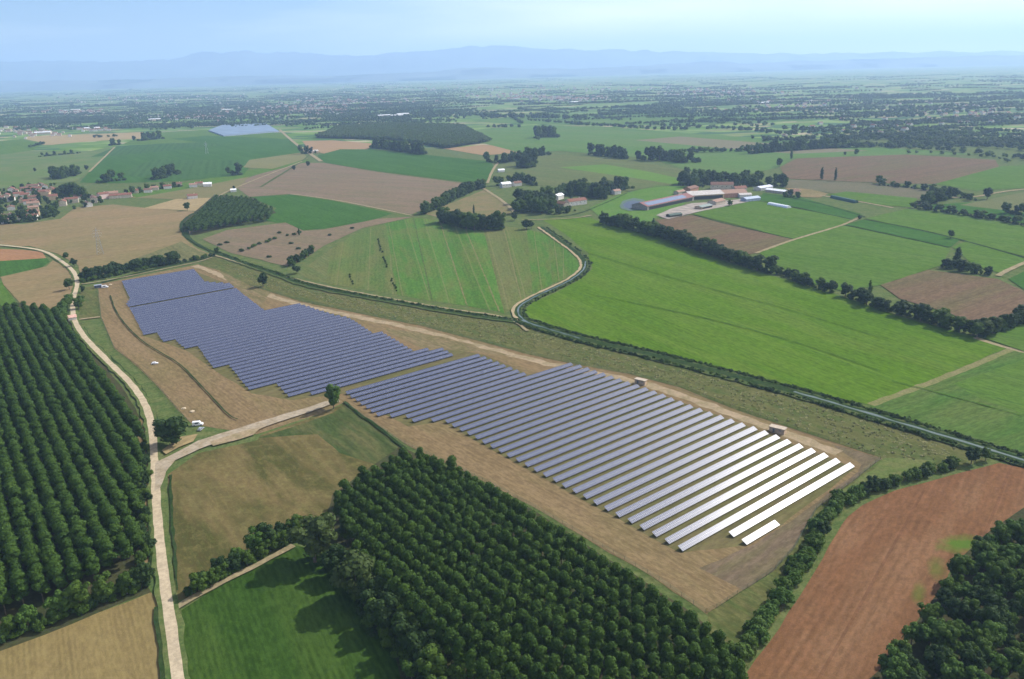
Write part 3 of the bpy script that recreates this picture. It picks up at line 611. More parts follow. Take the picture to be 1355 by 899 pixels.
def scatter(name, pts, srcs, label, cat):
    """one object: points carrying instances of existing crowns. pts = (x,y,z,rot,scale_xy,scale_z,idx)"""
    me = bpy.data.meshes.new(name); me.from_pydata([p[:3] for p in pts], [], []); me.update()
    a = me.attributes.new('rot', 'FLOAT_VECTOR', 'POINT'); a.data.foreach_set('vector', [q for p in pts for q in (0, 0, p[3])])
    a = me.attributes.new('scl', 'FLOAT_VECTOR', 'POINT'); a.data.foreach_set('vector', [q for p in pts for q in (p[4], p[4], p[5])])
    a = me.attributes.new('idx', 'INT', 'POINT'); a.data.foreach_set('value', [p[6] for p in pts])
    o = link(name, me); ng = bpy.data.node_groups.new(name, 'GeometryNodeTree')
    ng.interface.new_socket('Geometry', in_out='INPUT', socket_type='NodeSocketGeometry'); ng.interface.new_socket('Geometry', in_out='OUTPUT', socket_type='NodeSocketGeometry')
    gi = ng.nodes.new('NodeGroupInput'); go = ng.nodes.new('NodeGroupOutput'); ip = ng.nodes.new('GeometryNodeInstanceOnPoints'); jn = ng.nodes.new('GeometryNodeJoinGeometry')
    for s in srcs:
        oi = ng.nodes.new('GeometryNodeObjectInfo'); oi.inputs['Object'].default_value = s; oi.inputs['As Instance'].default_value = True
        ng.links.new(oi.outputs['Geometry'], jn.inputs[0])
    def attr(nm, ty):
        n = ng.nodes.new('GeometryNodeInputNamedAttribute'); n.data_type = ty; n.inputs[0].default_value = nm; return n.outputs[0]
    e = ng.nodes.new('FunctionNodeEulerToRotation'); ng.links.new(attr('rot', 'FLOAT_VECTOR'), e.inputs[0])
    ng.links.new(gi.outputs[0], ip.inputs['Points']); ng.links.new(jn.outputs[0], ip.inputs['Instance']); ip.inputs['Pick Instance'].default_value = True
    ng.links.new(attr('idx', 'INT'), ip.inputs['Instance Index']); ng.links.new(e.outputs[0], ip.inputs['Rotation']); ng.links.new(attr('scl', 'FLOAT_VECTOR'), ip.inputs['Scale'])
    ng.links.new(ip.outputs[0], go.inputs[0])
    md = o.modifiers.new('scatter', 'NODES'); md.node_group = ng
    tag(o, label, cat, kind='stuff'); return o

# ------------------------------------------------------------------ poplar plantations
def grid(poly, ang, ds, dt, z, jit=.35, s0=0):
    pw = PP(poly, z); ca, sa = math.cos(R(ang)), math.sin(R(ang))
    S = [x * ca + y * sa for x, y in pw]; T = [-x * sa + y * ca for x, y in pw]; out = []
    t = min(T)
    while t < max(T):
        s = min(S)
        while s < max(S):
            x = s * ca - t * sa; y = s * sa + t * ca
            if inside((x, y), pw): out.append((x + rnd.gauss(0, jit), y + rnd.gauss(0, jit)))
            s += ds
        t += dt
    return out
gr = grid([(532, 600), (442, 655), (452, 700), (478, 742), (520, 800), (590, 872), (650, 925), (700, 1000), (1010, 1000), (975, 880), (948, 838), (900, 802), (800, 735), (700, 672), (610, 622)], 126.3, 6.0, 6.0, 11, .2)
gl = grid([(-170, 407), (0, 406), (62, 404), (96, 426), (130, 476), (165, 525), (184, 572), (181, 640), (180, 700), (178, 715), (150, 736), (90, 757), (40, 776), (0, 790), (-150, 850)], 125.0, 4.4, 6.1, 10, .3)
allp = [(math.hypot(x, y), x, y, 'r') for x, y in gr] + [(math.hypot(x, y), x, y, 'l') for x, y in gl]
def inview(x, y, pad=40, z=5):
    v = np.array([x, y, z - HC]); c = (v[0] * XA + v[1] * YA + v[2] * UP)
    px = CX + c[0] / -c[2] * F; py = CY - c[1] / -c[2] * F
    return -pad < px < W + pad and -pad < py < H + pad
def pxof(x, y, z=0):
    v = np.array([x, y, z - HC]); c = (v[0] * XA + v[1] * YA + v[2] * UP)
    return CX + c[0] / -c[2] * F, CY - c[1] / -c[2] * F
vis = sorted([p for p in allp if inview(p[1], p[2])]); hid = [p for p in allp if not inview(p[1], p[2])]
near = vis[:296]; rest = vis[296:] + [h for h in hid]
print('poplars', len(gr), len(gl), len(near))
for d, x, y, sd_ in near:
    hh = (16.5 if sd_ == 'r' else 13.5) * rnd.uniform(.94, 1.06)
    if sd_ == 'r': plant('poplar_tree', 'poplar', 'pop', (x, y), hh, 'green poplar in the nearest rows of the plantation below the solar rows', 'poplar', 'nearest poplars of the plantation below the solar field', rnd.uniform(.9, 1.0))
    else: plant('poplar_tree', 'poplar', 'pop', (x, y), hh, 'green poplar in the nearest rows of the plantation left of the white road', 'poplar', 'nearest poplars of the plantation left of the white road', 1.25)
psrc = list(crown_objs[('poplar', 'pop', False)].values())
def spts(lst, h, base, n, wide=1.1):
    o = []
    for x, y in lst:
        s = h / base * rnd.uniform(.88, 1.12); o.append((x, y, 0, rnd.random() * 6.28, s * wide * rnd.uniform(.9, 1.1), s, rnd.randrange(n)))
    return o
scatter('plantation_poplars', spts([(x, y) for d, x, y, s_ in rest if s_ == 'r'], 16.5, 15, len(psrc), .95), psrc, 'farther rows of the green poplar plantation below the solar rows', 'poplars')
scatter('plantation_poplars', spts([(x, y) for d, x, y, s_ in rest if s_ == 'l'], 13.5, 15, len(psrc), 1.25), psrc, 'dense rows of poplars covering the left edge beside the white road', 'poplars')
gm = grid([(286, 259), (330, 261), (364, 278), (362, 284), (300, 293), (252, 302), (245, 298)], 100, 6.5, 8, 9)
scatter('young_plantation', spts(gm, 11.5, 15, len(psrc), 1.45), psrc, 'dark block of young poplars beyond the top left of the solar field', 'poplars')

# ------------------------------------------------------------------ hedges and single trees
n_tree = [0]
US = []
for path_ in ([(-60, 862), (0, 846), (60, 824), (120, 800), (165, 780), (186, 768)], [(186, 760), (187, 700), (187, 640), (188, 590)], [(440, 752), (470, 790), (500, 830), (540, 880), (570, 930)], [(532, 618), (612, 646), (700, 690), (800, 754), (900, 824), (948, 862)]):
    for x, y in resample(PP(path_), 1.2):
        US.append((x + rnd.gauss(0, 1.6), y + rnd.gauss(0, 1.6), 0, rnd.random() * 6.28, rnd.uniform(.4, .9), rnd.uniform(.4, 1.2), rnd.randrange(4)))
def row(path, step, h, kind, mats, label, cat, group, jit=1.5, name='tree', hv=.25, wide=1.0, gap=0):
    if kind == 'round':
        step *= .82; h *= 1.08; wide *= 1.12
        if path[0][1] < 235 and h > 8: h *= 1.9; wide *= .8; jit *= .8
        elif path[0][1] < 275 and path[0][0] < 1240 and h > 7.5: h *= 1.5; wide *= .9
        elif path[0][1] < 310 and path[0][0] < 1240: h *= 1.3
        elif path[0][1] < 380 and path[0][0] < 300: h *= 1.3
        for x, y in resample(PP(path), 2.6):
            US.append((x + rnd.gauss(0, jit * .8), y + rnd.gauss(0, jit * .8), 0, rnd.random() * 6.28, h / 9 * rnd.uniform(.45, .8), h / 9 * rnd.uniform(.35, .85), rnd.randrange(4)))
    for x, y in resample(PP(path), step):
        if rnd.random() < gap: continue
        n_tree[0] += 1
        plant(name, kind, rnd.choice(mats), (x + rnd.gauss(0, jit), y + rnd.gauss(0, jit)), h * rnd.uniform(1 - hv, 1 + hv), label, cat, group, wide)
def one(px, py, h, kind, mat, label, name='tree', cat='tree', wide=1.0):
    if py < 250: h *= 1.45
    n_tree[0] += 1
    return plant(name, kind, mat, P(px, py), h, label, cat, None, wide)
one(441.7, 541, 16.5, 'round', 'lime', 'single bright oval tree at the corner of the solar field by the grass track', wide=.78)
one(348.4, 379.5, 14, 'round', 'dark', 'single dark round tree on the weedy strip above the solar rows', wide=1.05)
one(229, 590, 18, 'round', 'dark', 'large dark tree beside the bend of the white road at the site entrance', wide=1.42)
one(417, 744, 21, 'round', 'olv', 'tall grey-green tree at the left corner of the poplar plantation', wide=1.3)
one(473, 796, 20, 'round', 'olv', 'second tall grey-green tree in front of the plantation corner, over the maize', wide=1.25)
one(447, 762, 14, 'round', 'dark', 'dark tree squeezed between the two tall grey-green trees', wide=1.1)
one(545, 899, 8, 'round', 'lime', 'small light green tree at the lower photo edge by the maize corner')
one(606, 908, 9, 'round', 'tree', 'small round tree at the lower photo edge below the plantation')
one(248, 279, 13, 'round', 'tree', 'round tree standing on the pale hay strip by the village lane')
one(1258, 316, 10, 'round', 'tree', 'small round tree alone in the meadow above the dark clump')
one(1266, 352, 19, 'slim', 'dark', 'tall dark conifer rising out of the clump by the brown field', wide=1.8, cat='conifer', name='conifer')
one(1150, 395, 16, 'slim', 'tree', 'thin tall tree standing out of the hedge at the brown field corner', wide=1.1)
one(1137, 290, 5, 'bush', 'dark', 'small dark bush at the junction of the two field tracks', name='bush', cat='bush')
one(864, 307, 17, 'slim', 'dark', 'tall narrow dark tree in the hedge before the long barn', wide=1.5)
one(797, 295, 16, 'slim', 'tree', 'narrow green tree at the left end of the hedge before the barn', wide=1.5)
one(627, 284, 14, 'slim', 'dark', 'thin dark cypress in the small stubble triangle', name='cypress', cat='cypress')
one(755, 264, 22, 'slim', 'dark', 'tall dark cypress behind the red roofed farmhouse', name='cypress', cat='cypress', wide=1.4)
one(1087, 238, 15, 'slim', 'dark', 'leaning dark cypress left of the pair at the brown field edge', name='cypress', cat='cypress', wide=1.3)
one(1105, 240, 16, 'slim', 'dark', 'straight narrow cypress right of the pair at the brown field edge', name='cypress', cat='cypress', wide=1.0)
one(1163, 244, 11, 'round', 'tree', 'round tree at the left end of the low hedge under the brown field')
one(1306, 264, 17, 'round', 'dark', 'large dark tree beside the pale track at the right edge')
one(1031, 221, 12, 'round', 'tree', 'tree at the left corner of the large brown field')
one(1047, 211, 14, 'slim', 'tree', 'slender tree where the tree row meets the brown field', wide=1.4)
one(1133, 206, 10, 'round', 'tree', 'round tree beyond the brown field, right of its smaller neighbour')
one(1118, 206, 6, 'round', 'tree', 'small tree beyond the brown field, left of its bigger neighbour')
one(909, 232, 11, 'round', 'olv', 'pale grey-green tree between the meadow and the farm')
one(966, 273, 9, 'round', 'dark', 'dark round tree in front of the farm buildings', wide=1.2)
one(681, 292, 12, 'round', 'olv', 'yellowish green tree at the end of the farm grove', wide=1.0)
one(389, 226, 8, 'round', 'dark', 'dark low tree at the edge of the stony field, left one'); one(408, 221, 9, 'round', 'dark', 'dark low tree at the edge of the stony field, right one')
one(310, 251, 7, 'round', 'dark', 'small dark tree behind the young poplar block')
one(115, 226, 9, 'round', 'dark', 'small dark tree right of the big clump in the pale meadow')
one(47, 228, 7, 'round', 'tree', 'tiny tree left of the big clump in the pale meadow')
one(88, 344, 9, 'round', 'dark', 'dark tree over the far side of the white road bend', wide=1.0)
one(99, 353, 10, 'round', 'dark', 'dark tree next along the white road bend, right of the first')
one(92, 384, 12, 'round', 'tree', 'tree left of the white road casting a shadow on stubble')
one(110, 388, 8, 'round', 'lime', 'narrow light green tree between road and track end', wide=.8)
one(104, 410, 11, 'round', 'tree', 'broad green tree leaning over the road behind the small hut', wide=1.1)
one(108, 404, 10, 'round', 'lime', 'lighter tree behind the broad one by the small hut')
row([(262, 784), (300, 762), (345, 738), (392, 712)], 7, 8.5, 'round', ['tree', 'dark', 'tree'], 'tree filling the hedge between patchy hay field and maize', 'tree', 'filling trees of the hedge above the maize', .8)
for p, h, l in (((250, 791), 5, 'small bush nearest the road in the hedge above the maize'), ((266, 779), 8, 'green tree second from the road in the hedge above the maize'), ((292, 762), 9.5, 'rounded tree third from the road in the hedge above the maize'),
                ((316, 748), 8.5, 'dense tree in the middle of the hedge above the maize'), ((340, 733), 12, 'tall tree left of the pair in the hedge above the maize'), ((354, 726), 13, 'tallest tree of the hedge above the maize'),
                ((374, 715), 9, 'light tree right of the tallest in the hedge above the maize'), ((388, 709), 8, 'last tree of the hedge before the tall grey-green tree')):
    one(*p, h, 'round', rnd.choice(['tree', 'tree', 'lime', 'dark']), l, wide=1.0)
row([(255, 787), (390, 710)], 5, 3.2, 'bush', ['dark', 'tree'], 'low bush filling the hedge above the maize field', 'bush', 'low bushes of the hedge above the maize', .6, 'bush')
row([(500, 812), (530, 850), (560, 890), (590, 930)], 8, 13, 'round', ['dark', 'tree'], 'dark tree added to shade the lower left edge of the plantation by the maize', 'tree', 'added shade trees by the maize', 1.5, wide=.9)  # tree row added to lengthen the plantation shadow towards the maize
# trees on the front edge of the left plantation
row([(-30, 862), (0, 850), (60, 828), (120, 804), (172, 782)], 10, 10, 'round', ['tree', 'lime', 'tree'], 'leafy tree in the ragged front edge of the left plantation', 'tree', 'ragged edge trees of the left plantation', 1, wide=.85)
row([(176, 784), (200, 774)], 6, 9, 'round', ['tree', 'dark'], 'tree in the corner group between left plantation and road', 'tree', 'corner trees beside the white road', .8, wide=.9)
row([(84, 430), (86, 405), (92, 396)], 6, 6, 'bush', ['lime', 'tree'], 'bush on the left verge of the white road by the hut', 'bush', 'verge bushes by the hut', 1, 'bush', wide=1.1)
# hedge top left of solar field
row([(112, 372), (150, 364), (190, 355), (235, 348)], 5.5, 8, 'round', ['tree', 'dark', 'tree'], 'green hedge tree behind the upper left corner of the solar field', 'tree', 'hedge trees behind the solar field corner', 1, wide=1.1)
row([(112, 374), (150, 366), (190, 357), (240, 348), (284, 339)], 5, 4.5, 'bush', ['tree', 'dark'], 'bush in the long hedge behind the solar field corner', 'bush', 'bushes behind the solar field corner', 1, 'bush')
for p, h, l in (((186, 355), 11, 'rounded green tree above the upper edge of the solar field'), ((218, 352), 11, 'dark tree left of the pair above the solar field corner'), ((228, 350), 13, 'taller dark tree right of the pair above the solar field corner'), ((288, 337), 9, 'dark tree at the ditch crossing above the solar field')):
    one(*p, h, 'round', 'dark' if 'dark' in l else 'tree', l)
row([(385, 353), (398, 345), (412, 335)], 9, 8, 'round', ['dark', 'tree'], 'tree at the lower tip of the overgrown ground beside the canal ditch', 'tree', 'trees at the tip beside the ditch', 1.5)
one(393, 362, 9, 'round', 'dark', 'dark broad tree where the overgrown ground meets the ditch', wide=1.3)
row([(320, 333), (350, 322), (372, 314), (415, 306)], 10, 3.5, 'bush', ['olv', 'tree'], 'scrubby bush on the rough ground between the meadows', 'bush', 'scrub on the rough ground', 2, 'bush', wide=1.3, gap=.15)
one(396, 312, 10, 'slim', 'olv', 'thin pale tree on the rough ground between the meadows', wide=1.2)
for p in ((370, 309), (466, 303), (437, 312), (395, 330), (385, 323), (300, 322), (356, 341), (291, 325)):
    plant('brush_pile', 'bush', 'dark', P(*p), 2.6, 'dark heap of cut branches lying on the rough pinkish ground', 'brush pile', 'brush heaps on the rough ground', 2.0)
# ditch bushes in striped meadow
for q in ([(500, 318), (505, 336)], [(508, 342), (513, 356)], [(519, 370), (526, 388)], [(463, 365), (468, 379)]):
    row(q, 9, 2.2, 'bush', ['dark', 'tree'], 'low dark bush in a broken line across the striped meadow', 'bush', 'broken bush lines in the striped meadow', .5, 'bush', wide=.9)
# grove by the farm
row([(560, 284), (580, 275), (603, 263), (622, 254), (640, 249)], 10, 11, 'round', ['tree', 'olv', 'dark'], 'tree along the left arm of the grove round the small triangle', 'tree', 'left arm of the farm grove', 3)
row([(585, 294), (602, 300), (622, 304), (645, 305), (668, 304)], 8.5, 14, 'round', ['dark', 'tree', 'dark'], 'dark tree in the front row of the grove above the striped meadow', 'tree', 'front row of the farm grove', 2.5)
one(697, 304, 13, 'round', 'dark', 'dark broad tree ending the front row of the grove', wide=1.3); one(703, 303, 11, 'round', 'dark', 'smaller dark tree hugging the end tree of the grove')
row([(684, 283), (700, 281), (716, 281), (728, 284)], 12, 13, 'round', ['dark', 'tree'], 'tree in the dense right part of the grove, front side', 'tree', 'right part of the farm grove, front', 3)
row([(688, 270), (705, 268), (722, 270), (734, 276)], 13, 14, 'round', ['dark', 'tree'], 'tree in the dense right part of the grove, back side', 'tree', 'right part of the farm grove, back', 4)
row([(660, 246), (690, 240), (708, 246)], 16, 9, 'round', ['dark', 'tree'], 'tree around the white house beyond the grove', 'tree', 'trees round the white house', 4)
row([(735, 262), (760, 255), (785, 256), (815, 252), (838, 250)], 13, 12, 'round', ['dark', 'tree', 'olv'], 'tree behind the red roofed farmhouse', 'tree', 'trees behind the farmhouse', 4)
row([(780, 262), (800, 258), (822, 254)], 14, 10, 'round', ['dark', 'tree'], 'tree along the lane right of the farmhouse', 'tree', 'lane trees right of the farmhouse', 3)
row([(905, 246), (925, 241), (950, 240), (975, 243), (1000, 243)], 10, 12, 'round', ['dark', 'tree'], 'tree in the tall belt right behind the farm roofs', 'tree', 'tall belt behind the farm roofs', 7)
row([(1040, 262), (1060, 262)], 9, 7, 'round', ['dark', 'tree'], 'tree by the dirt yard right of the sheds', 'tree', 'trees by the dirt yard', 4)
row([(690, 276), (712, 275), (732, 280)], 8, 14, 'round', ['dark', 'tree'], 'tree in the dense middle of the right grove', 'tree', 'middle of the right grove', 5)
row([(740, 260), (765, 258), (790, 262), (800, 264)], 9, 12, 'round', ['dark', 'tree'], 'tree close behind the farmhouse roofs', 'tree', 'close behind the farmhouse', 3)
row([(735, 284), (745, 283), (758, 280)], 9, 7, 'round', ['dark', 'tree'], 'low garden tree in front of the farmhouse', 'tree', 'low garden trees at the farmhouse', 3)
# main hedge
row([(797, 297), (822, 301), (850, 309), (880, 317), (910, 327), (940, 337), (968, 346), (993, 355), (1018, 362)], 9, 10.5, 'round', ['dark', 'dark', 'tree'], 'dark dense tree in the long hedge between the big green field and the farm', 'tree', 'long dark hedge below the farm', 1.5, wide=1.15)
row([(1022, 362), (1040, 365), (1059, 375), (1080, 382), (1105, 389)], 8, 9, 'round', ['dark', 'dark', 'tree'], 'dark tree in the middle stretch of the long hedge', 'tree', 'middle stretch of the long hedge', 1.5, wide=1.1)
row([(1122, 394), (1143, 403), (1165, 410), (1190, 417), (1214, 423), (1242, 431), (1271, 440), (1288, 443)], 8, 10.5, 'round', ['dark', 'dark', 'tree'], 'dark tree in the hedge under the right-hand brown field', 'tree', 'hedge under the right-hand brown field', 1.5, wide=1.15)
row([(1298, 447), (1314, 441), (1339, 433), (1370, 424), (1400, 415)], 8, 10.5, 'round', ['dark', 'tree', 'olv'], 'tree in the hedge that leaves the frame at the right edge', 'tree', 'hedge at the right edge', 1.5, wide=1.15)
row([(1250, 354), (1266, 357), (1284, 361), (1300, 363), (1312, 364)], 8, 10.5, 'round', ['dark', 'dark', 'tree'], 'dark tree in the small clump above the right-hand brown field', 'tree', 'clump above the right-hand brown field', 3, wide=1.15)
row([(1210, 276), (1250, 282), (1290, 288), (1330, 294), (1370, 302)], 14, 6.5, 'round', ['dark', 'tree'], 'low tree in the straight hedge across the right-hand meadows', 'tree', 'straight hedge on the right', 2, wide=1.4)
row([(1220, 272), (1238, 268), (1256, 262)], 11, 11, 'round', ['tree', 'dark'], 'tree in the group beside the pale track', 'tree', 'group beside the pale track', 5)
row([(1332, 283), (1350, 285), (1375, 286)], 12, 12, 'round', ['dark'], 'dark tree of the clump cut by the right edge of the photo', 'tree', 'clump at the right edge', 4)
row([(1166, 246), (1200, 249), (1235, 253), (1260, 258), (1290, 266)], 16, 6.5, 'round', ['tree', 'dark'], 'tree in the low hedge below the large brown field', 'tree', 'low hedge below the large brown field', 4, wide=1.3)
row([(975, 247), (1000, 246), (1022, 247), (1038, 247)], 13, 11, 'round', ['dark', 'tree'], 'tree in the belt behind the farm, right part', 'tree', 'belt behind the farm, right part', 5)
row([(915, 248), (940, 244), (962, 243), (980, 248)], 16, 11, 'round', ['dark', 'tree'], 'tree in the belt behind the farm, left part', 'tree', 'belt behind the farm, left part', 6)
row([(850, 212), (875, 212), (900, 215), (925, 215)], 14, 13, 'round', ['dark', 'tree'], 'tree in the dark wood strip beyond the bright meadow', 'tree', 'dark strip beyond the bright meadow', 9)
row([(782, 205), (800, 207), (830, 211)], 18, 12, 'round', ['dark', 'tree'], 'tree in the clump left of the dark wood strip', 'tree', 'clump left of the dark strip', 6)
row([(992, 204), (1030, 201), (1075, 198), (1124, 195)], 19, 12, 'round', ['dark', 'tree'], 'tree in the even row beyond the pale field', 'tree', 'even row beyond the pale field', 3, wide=.9)
row([(688, 221), (697, 223), (706, 219)], 16, 16, 'round', ['dark'], 'tall dark tree in the knot behind the grove', 'tree', 'knot of trees behind the grove', 5)
row([(645, 215), (665, 216), (686, 213), (705, 207), (728, 205)], 22, 10, 'round', ['tree', 'dark'], 'tree in the loose line behind the grove', 'tree', 'loose line behind the grove', 6)
row([(494, 196), (515, 198), (540, 202), (562, 205)], 16, 12, 'round', ['dark'], 'dark tree in the row under the large wood block', 'tree', 'row under the wood block', 5)
row([(70, 235), (80, 237), (92, 234), (104, 230)], 13, 13, 'round', ['dark'], 'dark tree of the big clump in the pale meadow', 'tree', 'big clump in the pale meadow', 7)
row([(136, 242), (150, 240), (163, 239)], 13, 12, 'round', ['dark'], 'dark tree at the foot of the orchard rows, left clump', 'tree', 'left clump under the orchards', 6)
row([(208, 238), (220, 233), (232, 230)], 14, 12, 'round', ['dark'], 'dark tree at the foot of the orchard rows, right clump', 'tree', 'right clump under the orchards', 8)
row([(306, 232), (318, 232)], 14, 11, 'round', ['dark'], 'dark tree at the right end of the orchard rows', 'tree', 'right end of the orchards', 5)
row([(52, 208), (105, 203)], 26, 7, 'round', ['dark', 'tree'], 'small tree in the thin line across the pale meadow', 'tree', 'thin line across the pale meadow', 4)
row([(146, 193), (158, 192)], 14, 11, 'round', ['dark'], 'dark tree of the small knot under the tan strip', 'tree', 'small knot under the tan strip', 6)
row([(184, 187), (212, 184)], 17, 12, 'round', ['dark'], 'dark tree of the clump at the orchard top edge', 'tree', 'clump at the orchard top edge', 8)
row([(165, 258), (190, 254), (215, 250), (240, 247)], 14, 8, 'round', ['dark', 'tree'], 'tree in the scattered line along the village lane', 'tree', 'line along the village lane', 4)
row([(400, 204), (418, 203)], 14, 9, 'round', ['tree', 'dark'], 'tree round the cottage by the straight far road', 'tree', 'trees round the far cottage', 5)
row([(712, 183), (725, 180), (738, 182)], 24, 15, 'round', ['dark'], 'tree in the lone knot on the pale far field', 'tree', 'lone knot on the pale far field', 10)
print('trees', n_tree)

# hedge beside the red field
hp_ = [(962, 896), (985, 868), (1008, 838), (1030, 806), (1048, 774), (1066, 742), (1080, 716), (1094, 692), (1114, 668), (1140, 655)]
row(hp_, 4.6, 5.6, 'bush', ['tree', 'lime', 'tree', 'lime'], 'green shrub in the curving hedge along the red ploughed field, lower part', 'shrub', 'hedge shrubs along the red field, lower part', 1.0, 'shrub', wide=1.05)
row([(x - 5, y - 3) for x, y in hp_[:-2]], 6.5, 4.2, 'bush', ['tree', 'lime', 'olv'], 'shrub in the hedge outer side facing the solar site', 'shrub', 'outer side of the red field hedge', 1.4, 'shrub')
row([(1142, 654), (1172, 644), (1205, 634), (1240, 624), (1266, 617)], 5.4, 5.4, 'bush', ['dark', 'tree', 'tree'], 'dark shrub in the curving hedge along the red ploughed field, upper part', 'shrub', 'hedge shrubs along the red field, upper part', .7, 'shrub', wide=.95)
one(1285, 614, 9.5, 'round', 'dark', 'larger dark tree near the end of the red field hedge', wide=1.0)
one(1304, 610, 7, 'round', 'tree', 'tree closing the hedge at the canal beside the red field')
one(1152, 651, 8.5, 'round', 'dark', 'dark tree bulging out of the hedge at the red field corner'); one(1088, 712, 8, 'round', 'dark', 'dark rounded tree in the hedge left of the red field bend')
# wood in the lower right corner
wood = PP([(1352, 684), (1312, 708), (1266, 746), (1254, 768), (1224, 802), (1204, 836), (1180, 868), (1155, 898), (1105, 1000), (1480, 1000), (1480, 740)], 7)
k = 0
for i in range(4000):
    x = rnd.uniform(min(p[0] for p in wood), max(p[0] for p in wood)); y = rnd.uniform(min(p[1] for p in wood), max(p[1] for p in wood))
    if not inside((x, y), wood) or any(math.hypot(x - q[0], y - q[1]) < 4.8 for q in LIB.setdefault('wp', [])): continue
    LIB['wp'].append((x, y)); k += 1
    if inview(x, y, 60, 8):
        plant('tree', 'round', rnd.choice(['dark', 'tree', 'lime', 'lime', 'tree']), (x, y), rnd.uniform(6, 12.5), 'leafy tree of the dense wood in the lower right corner', 'tree', 'dense wood in the lower right corner', 1.0)
del LIB['wp']

# weeds on the rough strip
wm = crown_mesh('crown', 'weed', 40, 5, .45, L_WEED)
wp = PP([(300, 350), (400, 384), (520, 405), (680, 432), (770, 459), (950, 502), (1100, 544), (1280, 597), (1240, 612), (1180, 608), (1038, 560), (967, 536), (900, 509), (755, 477), (620, 444), (480, 412), (330, 374)])
pts = []
while len(pts) < 1800:
    x = rnd.uniform(-300, 420); y = rnd.uniform(200, 900)
    if inside((x, y), wp) and noise.noise(Vector((x / 14, y / 14, 0))) > -.5: pts.append((x, y, 0, rnd.random() * 6.28, rnd.uniform(.4, 1.2), rnd.uniform(.3, .9), 0))
wo = link('weeds', wm); wo.location = (*P(640, 445), 0)
wo2 = scatter('weed_tufts', pts, [wo], 'tall yellow-green weeds covering the rough strip between panels and canal', 'weeds')
tag(wo, 'weedy tussock at the top edge of the rough strip', 'weeds', kind='stuff'); wo.name = 'weed_tuft'
# reeds and bushes on the banks: one mass
bp_ = []
for path, o1, n in ((can_r, 6, 900), (can_r, -6, 500), (can_l, 3, 500), (can_c, 4.5, 260)):
    pp = resample(smooth(PP(path)), 2)
    for _ in range(n):
        i = rnd.randrange(1, len(pp) - 1); a, b2 = pp[i - 1], pp[i + 1]; d = Vector((b2[0] - a[0], b2[1] - a[1])).normalized()
        off = o1 + rnd.gauss(0, .8); bp_.append((pp[i][0] - d.y * off, pp[i][1] + d.x * off, 0, rnd.random() * 6.28, rnd.uniform(.25, .6), rnd.uniform(.18, .5), rnd.randrange(2)))
# ------------------------------------------------------------------ buildings
WALLS = [simple('plaster_cream', (.5, .43, .33), .9), simple('plaster_white', (.6, .58, .53), .9), simple('plaster_ochre', (.52, .38, .24), .9), simple('brick_wall', (.38, .2, .14), .9)]
ROOFS = [simple('red_tiles', (.2, .085, .055), .9, 0, .3, 1.2), simple('brown_tiles', (.17, .09, .06), .9, 0, .25, 1.2), simple('pale_tiles', (.28, .17, .12), .9, 0, .2, 1.2)]
GREYROOF = simple('grey_sheet_roof', (.42, .38, .35), .7, 0, .15, .4); WHITEROOF = simple('white_sheet_roof', (.75, .76, .78), .5); DARKR = simple('interior_shade_black', (.03, .03, .03), .9); BLUER = simple('blue_grey_roof', (.3, .36, .47), .5)
GLASSD = simple('window_glass', (.05, .06, .08), .2, 0, .1, 1, .6)
def gable(name, loc, ang, w_, l_, h, rise, wall, roof, label, cat='house', group=None, eave=.5, chimney=True, openside=False, windows=0):
    r = empty(name, (loc[0], loc[1], 0), ang)
    m = MB(); m.box(0, 0, -.1, l_, w_, h + .1)
    for s in (-1, 1): m.quad([(s * l_ / 2, -w_ / 2, h), (s * l_ / 2, w_ / 2, h), (s * l_ / 2, 0, h + rise)])
    m.build('wall', wall, r)
    q = MB(); e = eave; sl_ = rise / (w_ / 2)
    for s in (-1, 1):
        a = [(-l_ / 2 - e, s * (w_ / 2 + e), h - e * sl_ + .06), (l_ / 2 + e, s * (w_ / 2 + e), h - e * sl_ + .06), (l_ / 2 + e, 0, h + rise + .06), (-l_ / 2 - e, 0, h + rise + .06)]
        q.quad(a if s < 0 else a[::-1]); b3 = [(x, y, z + .22) for x, y, z in a]; q.quad(b3[::-1] if s > 0 else b3)
        q.quad([a[0], a[1], b3[1], b3[0]]); q.quad([a[1], a[2], b3[2], b3[1]]); q.quad([a[3], a[0], b3[0], b3[3]])
    ro = q.build('roof', roof, r)
    if chimney:
        c = MB(); c.box(l_ * .22, w_ * .12, h + rise * .5, .7, .7, rise * .5 + 1.0); c.box(l_ * .22, w_ * .12, h + rise + 1.0, .95, .95, .15); c.build('chimney', wall, ro)
    for k2 in range(windows):
        for s in (-1, 1):
            wn = MB(); x = -l_ / 2 + (k2 + .5) * l_ / windows
            wn.box(x, s * (w_ / 2 + .03), h * .55, 1.0, .08, 1.3); wn.build('window', GLASSD, r)
    if openside:
        c = MB(); c.box(0, -w_ / 2 - .04, .3, l_ * .92, .1, h * .75); c.build('opening_shade', DARKR, r)  # solid near-black slab on the wall, painted as the shaded interior
    tag(r, label, cat, group); return r
def wdir(p, q): return R(wang(p, q))
